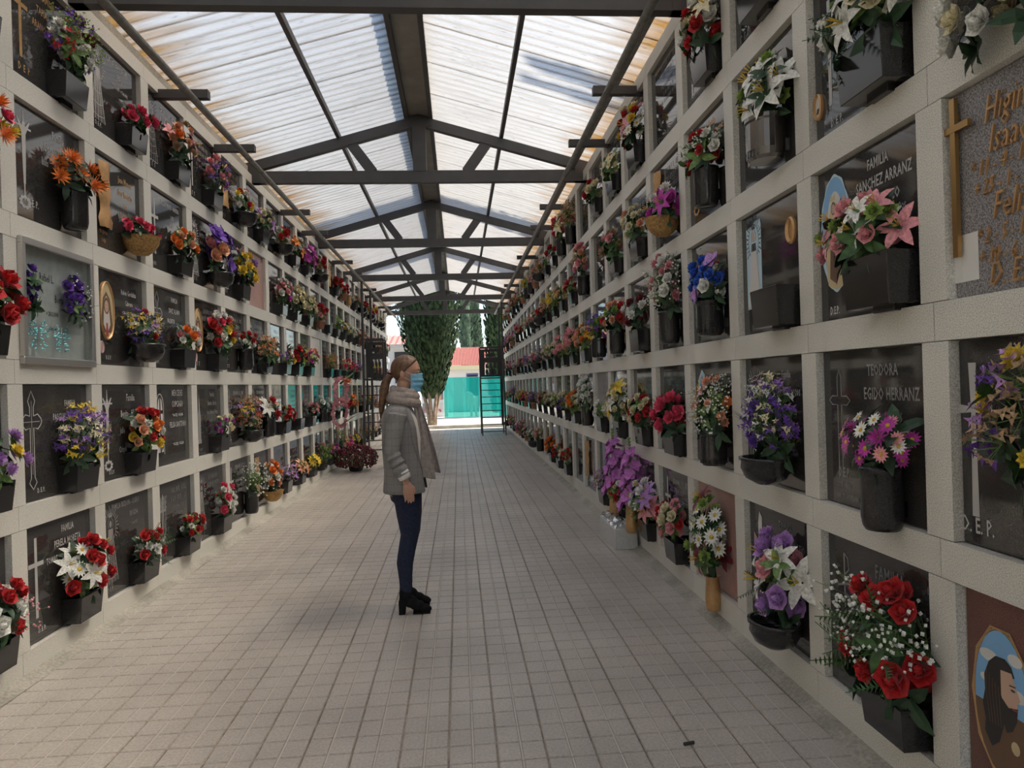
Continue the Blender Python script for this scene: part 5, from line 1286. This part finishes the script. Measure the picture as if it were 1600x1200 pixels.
def plaid_mat():
    m = bpy.data.materials.new('grey check wool'); m.use_nodes = True; nt = m.node_tree; p = nt.nodes['Principled BSDF']; N = nt.nodes.new; L = nt.links.new
    tc = N('ShaderNodeTexCoord'); sep = N('ShaderNodeSeparateXYZ'); L(tc.outputs['Object'], sep.inputs[0])
    def band(sock, period, width):
        a = N('ShaderNodeMath'); a.operation = 'MULTIPLY'; a.inputs[1].default_value = 1/period; L(sock, a.inputs[0])
        f = N('ShaderNodeMath'); f.operation = 'FRACT'; L(a.outputs[0], f.inputs[0])
        c = N('ShaderNodeMath'); c.operation = 'LESS_THAN'; c.inputs[1].default_value = width; L(f.outputs[0], c.inputs[0]); return c.outputs[0]
    s1 = N('ShaderNodeMath'); s1.operation = 'ADD'; L(band(sep.outputs[0], .055, .10), s1.inputs[0]); L(band(sep.outputs[2], .055, .10), s1.inputs[1])
    n = N('ShaderNodeTexNoise'); n.inputs['Scale'].default_value = 260; L(tc.outputs['Object'], n.inputs['Vector'])
    s2 = N('ShaderNodeMath'); s2.operation = 'MULTIPLY_ADD'; s2.inputs[1].default_value = .16; L(s1.outputs[0], s2.inputs[0]); L(n.outputs['Fac'], s2.inputs[2])
    cr = N('ShaderNodeValToRGB'); cr.color_ramp.elements[0].position = .3; cr.color_ramp.elements[1].position = .85
    cr.color_ramp.elements[0].color = (.29, .28, .27, 1); cr.color_ramp.elements[1].color = (.17, .163, .158, 1)
    L(s2.outputs[0], cr.inputs[0]); L(cr.outputs[0], p.inputs['Base Color']); p.inputs['Roughness'].default_value = .85; p.inputs['Specular IOR Level'].default_value = .15
    return m
PLAID = plaid_mat(); JEAN = mat('navy denim', (.020, .026, .055), .75, 0, .25, noise=(60, .25)); BOOT = mat('black suede', (.010, .009, .009), .85, 0, .2)
SCARF = mat('taupe scarf', (.36, .31, .28), .9, 0, .1, noise=(40, .18)); SHIRT = mat('white cotton', (.70, .68, .66), .8); MASK = mat('blue mask', (.22, .50, .68), .8, 0, .2, noise=(90, .06))
def woman():
    t = empty('person', loc=(-.42, 5.14, 0))
    tag(t, 'woman in profile wearing grey check blazer, taupe scarf, blue face mask and black heeled boots', 'person')
    g = G()
    # skull, jaw, nose, brow, ear, neck
    hc = (.048, 0, 1.742)
    def hf(v):
        x, y, z = v
        if x > 0 and z < -.1: y *= 1-.28*min(1, -z); x *= 1-.06*(-z)
        if x < 0: x *= 1-.22*max(0, -z-.2)
        return Vector((x, y, z))
    ellipsoid(g, hc, (.094, .074, .108), 28, 18, fn=hf)
    ellipsoid(g, (.098, 0, 1.655), (.040, .045, .042), 16, 10); ellipsoid(g, (.118, 0, 1.638), (.020, .022, .018), 12, 8)
    g.add([(.135, -.010, 1.728), (.135, .010, 1.728), (.166, 0, 1.690), (.135, -.016, 1.680), (.135, .016, 1.680), (.12, 0, 1.70)], [(0, 2, 1), (0, 3, 2), (1, 2, 4), (2, 3, 4), (0, 5, 3), (1, 4, 5), (0, 1, 5), (3, 5, 4)])
    ellipsoid(g, (.128, 0, 1.748), (.016, .046, .010), 12, 8)
    for s in (-1, 1): ellipsoid(g, (.018, s*.082, 1.708), (.017, .012, .031), 12, 8); ellipsoid(g, (.118, s*.030, 1.738), (.014, .015, .008), 10, 6)
    limb(g, [(-.005, 0, 1.46), (.010, 0, 1.55), (.025, 0, 1.64)], [.062, .052, .053], 14)
    # trunk and legs
    g2 = loft([(-.005, 0, .84, .10, .145), (0, 0, .95, .115, .160), (.005, 0, 1.08, .095, .13), (.005, 0, 1.25, .11, .145), (-.005, 0, 1.38, .09, .145), (-.01, 0, 1.45, .06, .09), (-.005, 0, 1.51, .05, .06)]); g.join(g2)
    for s, dx in ((-1, 0), (1, -.012)):
        limb(g, [(.03, s*.085, .88), (.035, s*.09, .55), (.005+dx, s*.095, .30), (.0+dx, s*.10, .12)], [.075, .048, .042, .028], 12)
        limb(g, [(.0+dx, s*.10, .11), (.10+dx, s*.10, .045), (.15+dx, s*.10, .035)], [.026, .020, .016], 10)
    # arms
    for s in (-1, 1):
        sh = Vector((-.015, s*.155, 1.38)); el = Vector((-.055, s*.230, 1.165)); wr = Vector((.035, s*.235, .965))
        limb(g, [sh, el, wr], [.036, .034, .024], 12)
        # palm and fingers (flat hand hanging, back of the hand outwards, slightly curled)
        d = Vector((.16, 0, -1)).normalized(); fw = Vector((1, 0, .16)).normalized(); ins = Vector((0, -s, 0))
        palm = wr+d*.052+fw*.006
        Rm = Matrix(((fw.x, 0, d.x), (fw.y, 1, d.y), (fw.z, 0, d.z)))
        ellipsoid(g, palm, (.036, .015, .050), 14, 10, Rm)
        for q, L_ in enumerate((.066, .074, .070, .056)):
            b = wr+d*.088+fw*(.030-q*.019)
            k1 = b+d*L_*.42+ins*.004; k2 = k1+d*L_*.32+ins*.012-fw*.003; k3 = k2+d*L_*.24+ins*.018-fw*.004
            limb(g, [b-d*.02, b, k1, k2, k3], [.0085, .0090, .0082, .0074, .0062], 8)
        b = wr+d*.030+fw*.030; limb(g, [b-fw*.012, b+d*.028+fw*.014+ins*.006, b+d*.052+fw*.016+ins*.012, b+d*.068+fw*.012+ins*.016], [.011, .0105, .009, .007], 8)
    body = remesh(g, .0045, 3, .5); body.name = 'body'; body.materials.append(SKIN); obj('body', body, None, t)
    for s in (-1, 1):
        g = G(); ellipsoid(g, (.128, s*.030, 1.728), (.010, .013, .007), 12, 8); obj('eye', g, mat('eye white', (.55, .50, .47), .3), t, smooth=True)
        g = G(); ellipsoid(g, (.1355, s*.031, 1.728), (.004, .006, .006), 8, 6); obj('iris', g, P_DARK, t)
        g = G(); stroke(g, [(0, 0), (.018, .006), (.034, -.002)], .005); 
        M = Matrix(((0.30, 0, .9, .142), (s*.95, 0, .3*s, s*.012), (0, 1, 0, 1.752), (0, 0, 0, 1))); gg = G().join(g, M); obj('eyebrow', gg, HAIR, t)
        g = G(); g.tube([(.120, s*.047, 1.700), (.075, s*.074, 1.715), (.030, s*.082, 1.738), (.018, s*.080, 1.715), (.035, s*.078, 1.690), (.110, s*.050, 1.640)], .0016, 5); obj('mask_loop', g, SHIRT, t)
    # hair cap and ponytail
    g = G(); vs = []; nu, nv = 72, 44; keep = []
    for j in range(nv+1):
        ph = -PI/2+PI*j/nv
        for i in range(nu):
            a = 2*PI*i/nu; v = Vector((math.cos(ph)*math.cos(a), math.cos(ph)*math.sin(a), math.sin(ph)))
            fl_ = 1+.02*math.sin(a*14)*abs(v.y)
            vs.append(Vector((v.x*.110*fl_+.038, v.y*.085*fl_, v.z*.104*fl_+1.752)))
    fs = []
    for j in range(nv):
        for i in range(nu):
            a, b = j*nu+i, j*nu+(i+1) % nu; c = (vs[a]+vs[b]+vs[a+nu]+vs[b+nu])/4
            lim = .002+(c.z-1.70)*1.03
            if c.x < lim and (c.z > 1.665 or c.x < -.02) and c.z > 1.635: fs.append((a, b, b+nu, a+nu))
    g.add(vs, fs); g.sm = True; solid(g, .012, 'hair', HAIR, t, 0, -1)
    g = G(); pts = [(-.052, 0, 1.715), (-.082, -.004, 1.700), (-.108, -.008, 1.655), (-.122, -.012, 1.59), (-.135, -.014, 1.52), (-.146, -.014, 1.45), (-.150, -.012, 1.39)]
    g.tube(pts, [.020, .026, .033, .034, .028, .018, .004], 14); pm = remesh(g, .006, 3); obj('ponytail', pm, HAIR, t)
    g = G(); g.tube([(-.066, 0, 1.722), (-.078, 0, 1.696)], .024, 14); obj('hair_tie', g, BOOT, t)
    # face mask: pleated patch round the lower face
    g = G(); vs = []; na, nz = 20, 14
    for j in range(nz+1):
        tz = j/nz; z = 1.705-.118*tz; pr_ = .90+.16*math.sin(PI*min(1, tz*1.15+.10))-.10*max(0, tz-.75)*4*.4
        pl = .004*(1 if (j % 4) < 2 else -1) if 2 < j < 12 else 0
        for i in range(na+1):
            a = (-78+156*i/na)*PI/180; vs.append((.052+(.106*pr_+pl)*math.cos(a)*(1-.0*tz)+(.012 if j == 0 and abs(i-na/2) < 3 else 0), (.064+pl*.5)*math.sin(a)*(1-.18*tz), z+(.010*math.cos(a*1.1)+.004 if j == 0 else 0)-(.006*math.cos(a) if j == nz else 0)))
    fs = [(j*(na+1)+i, j*(na+1)+i+1, (j+1)*(na+1)+i+1, (j+1)*(na+1)+i) for j in range(nz) for i in range(na)]
    g.add(vs, fs); g.sm = True; solid(g, .002, 'face_mask', MASK, t, 1)
    # blouse
    g = loft([(.015, 0, 1.02, .125, .14), (.015, 0, 1.10, .128, .14), (.015, 0, 1.25, .126, .15), (.008, 0, 1.38, .11, .16), (0, 0, 1.47, .075, .11), (.0, 0, 1.52, .062, .072)]); obj('blouse', g, SHIRT, t, smooth=True)
    # blazer: open-fronted shell, lapels, ruched sleeves
    zz = [.862, .90, .96, 1.02, 1.09, 1.17, 1.25, 1.33, 1.40, 1.445, 1.475, 1.50]
    rx = [.160, .157, .150, .144, .138, .138, .140, .138, .125, .108, .088, .070]; ry = [.200, .198, .192, .186, .182, .186, .192, .198, .202, .180, .130, .090]
    cx = [.018, .016, .012, .008, .003, -.002, -.004, -.006, -.012, -.014, -.012, -.008]; aa = [.42, .44, .47, .52, .58, .64, .70, .74, .78, .82, .85, .88]
    g = loft([(c, 0, z, x, y) for c, z, x, y in zip(cx, zz, rx, ry)], 36, aa)
    rr = random.Random(3); g.v = [(x+.004*math.sin(9*y+z*21), y+.003*math.sin(z*33+x*20), z) for x, y, z in g.v]
    solid(g, .008, 'blazer', PLAID, t, 1)
    for s in (-1, 1):
        g = G(); sh = Vector((-.015, s*.178, 1.425)); el = Vector((-.060, s*.232, 1.165)); wr = Vector((.018, s*.235, 1.008)); pts, rads = [], []
        for k in range(25):
            q = k/24; p = sh.lerp(el, q/.58) if q < .58 else el.lerp(wr, (q-.58)/.42)
            r0 = .070-.016*min(1, q/.5) if q < .5 else .054-.004*(q-.5)*2; ru = .006*math.sin(k*2.1)+.004*math.sin(k*3.7) if q > .5 else .0015*math.sin(k*1.3)
            pts.append(p); rads.append(r0+ru)
        g.tube(pts, rads, 18); ellipsoid(g, sh+Vector((0, -s*.012, -.002)), (.070, .058, .058), 16, 10); sl = remesh(g, .006, 2, .4); obj('blazer_sleeve', sl, PLAID, t)
        g = G(); g.tube([wr-Vector((.018, 0, -.045)), wr+Vector((.004, 0, -.004)), wr+Vector((.014, 0, -.028))], [.045, .047, .042], 16); obj('shirt_cuff', g, SHIRT, t, smooth=True)
        # lapel strip along the front edge
        vs = []; fs = []
        for k, (z, a_) in enumerate(zip(zz[3:-1], aa[3:-1])):
            i = k+3; ex_, ey_ = cx[i]+rx[i]*math.cos(a_)**.85+.008, s*ry[i]*math.sin(a_)**.85
            wl = .012+.050*min(1, k/3)*(1 if z < 1.42 else .7)
            ix_, iy_ = cx[i]+rx[i]*math.cos(a_+wl*5.5)+.012, s*ry[i]*math.sin(a_+wl*5.5)*1.03
            vs += [(ex_, ey_, z), (ix_, iy_, z)]
        n_ = len(vs)//2; fs = [(2*k, 2*k+1, 2*k+3, 2*k+2) for k in range(n_-1)]; g = G(); g.add(vs, fs); solid(g, .005, 'lapel', PLAID, t)
    g = G(); g.box(-.06, .06, -.001, .001, -.05, .05); 
    # scarf: loose coils and two hanging tails
    g = G()
    for k, (z, R, tilt, r) in enumerate(((1.518, .088, .12, .036), (1.556, .080, -.02, .034), (1.592, .072, .10, .028))):
        pts = []
        for i in range(25): a = 2*PI*i/24; pts.append((.018+(R*1.06)*math.cos(a), R*math.sin(a), z-tilt*R*math.cos(a)*1.0-.12*R*math.cos(a)))
        g.tube(pts, [r+.003*math.sin(i*1.7+k) for i in range(25)], 10)
    sc_ = remesh(g, .006, 2, .5)
    obj('scarf_coils', sc_, SCARF, t)
    for s, x1, zb_ in ((-1, .180, .955), (1, .215, .985)):
        vs = []; n_ = 16; m_ = 9
        for j in range(n_+1):
            q = j/n_; z = 1.53+(zb_-1.53)*q; xc = .105+(x1-.105)*q**.85; wd = .034+.040*q
            for i in range(m_):
                u = -1+2*i/(m_-1); vs.append((xc+u*wd*.75+.006*math.sin(i*2.2+j*.25), s*(.035+.03*q)+.012*math.sin(i*1.9+j*.12)-s*.010*u, z-.012*u*q))
        g = G(); g.add(vs, [(j*m_+i, j*m_+i+1, (j+1)*m_+i+1, (j+1)*m_+i) for j in range(n_) for i in range(m_-1)]); g.sm = True; solid(g, .006, 'scarf_tail', SCARF, t, 1)
    # jeans
    g = G(); g.join(loft([(.012, 0, .80, .105, .150), (.010, 0, .88, .118, .165), (.008, 0, .96, .12, .165), (.005, 0, 1.04, .105, .145)]))
    for s, dx in ((-1, 0), (1, -.012)):
        limb(g, [(.028, s*.085, .84), (.036, s*.088, .70), (.040, s*.09, .56), (.018+dx*.5, s*.094, .46), (.0+dx, s*.096, .36), (.002+dx, s*.10, .24), (.004+dx, s*.10, .175)], [.098, .086, .066, .062, .060, .047, .046], 16)
    jm = remesh(g, .008, 4, .5); obj('jeans', jm, JEAN, t)
    for s, dx in ((-1, 0), (1, -.012)):
        g = G(); o_ = Vector((dx, s*.10, 0))
        g.tube([o_+Vector(p) for p in ((.004, 0, .235), (.0, 0, .17), (.002, 0, .12))], [.046, .043, .044], 14)
        for p, r in (((.0, 0, .115), (.048, .036, .045)), ((.035, 0, .085), (.050, .037, .045)), ((.08, 0, .056), (.055, .039, .036)), ((.125, 0, .036), (.050, .038, .028)), ((.150, 0, .028), (.034, .031, .022))): ellipsoid(g, o_+Vector(p), r, 16, 10)
        bm_ = remesh(g, .006, 3, .5); b_ = obj('boot', bm_, BOOT, t)
        g = G(); g.add([o_+Vector(p) for p in ((-.050, -.028, 0), (-.006, -.028, 0), (-.006, .028, 0), (-.050, .028, 0), (-.050, -.032, .10), (.006, -.032, .10), (.006, .032, .10), (-.050, .032, .10))], [(0, 3, 2, 1), (4, 5, 6, 7), (0, 1, 5, 4), (1, 2, 6, 5), (2, 3, 7, 6), (3, 0, 4, 7)]); obj('boot_heel', g, BOOT, b_)
        g = G(); g.tube([o_+Vector((.06, 0, .006)), o_+Vector((.17, 0, .006))], .006, 6); g.box(o_.x+.05, o_.x+.172, o_.y-.032, o_.y+.032, 0, .014); obj('boot_sole', g, BOOT, b_)
    return t
woman()
# gardener bending beyond the green net
t = empty('person', loc=(.70, 35.2, 0)); tag(t, 'gardener in pale clothes and cap bending over behind the green net', 'person')
g = G(); limb(g, [(-.10, 0, .05), (-.08, -.02, .5), (0, 0, .92)], [.06, .07, .10]); limb(g, [(.16, .1, .05), (.12, .1, .5), (0, .05, .92)], [.06, .07, .10])
limb(g, [(0, 0, .95), (-.18, 0, 1.15), (-.34, 0, 1.22)], [.15, .17, .14]); limb(g, [(-.36, -.1, 1.18), (-.42, -.15, .92), (-.46, -.15, .66)], [.055, .045, .035]); limb(g, [(-.36, .15, 1.18), (-.40, .17, .92), (-.50, .15, .68)], [.055, .045, .035])
ellipsoid(g, (-.50, 0, 1.27), (.10, .085, .115))
o = obj('body', remesh(g, .02, 2), mat('pale work clothes', (.62, .62, .56), .8), t)
g = G(); ellipsoid(g, (-.52, 0, 1.33), (.12, .10, .06)); g.box(-.68, -.56, -.07, .07, 1.31, 1.33); obj('cap', g, SHIRT, t, smooth=True)
# litter on the tiles
g = G(); g.tube([(-.025, 0, .006), (.025, .01, .006)], .007, 6); o = obj('fallen_leaf', g, JOINT); o.location = (.97, 3.02, .002); tag(o, 'tiny dark leaf lying on the tiles at the front right', 'leaf')
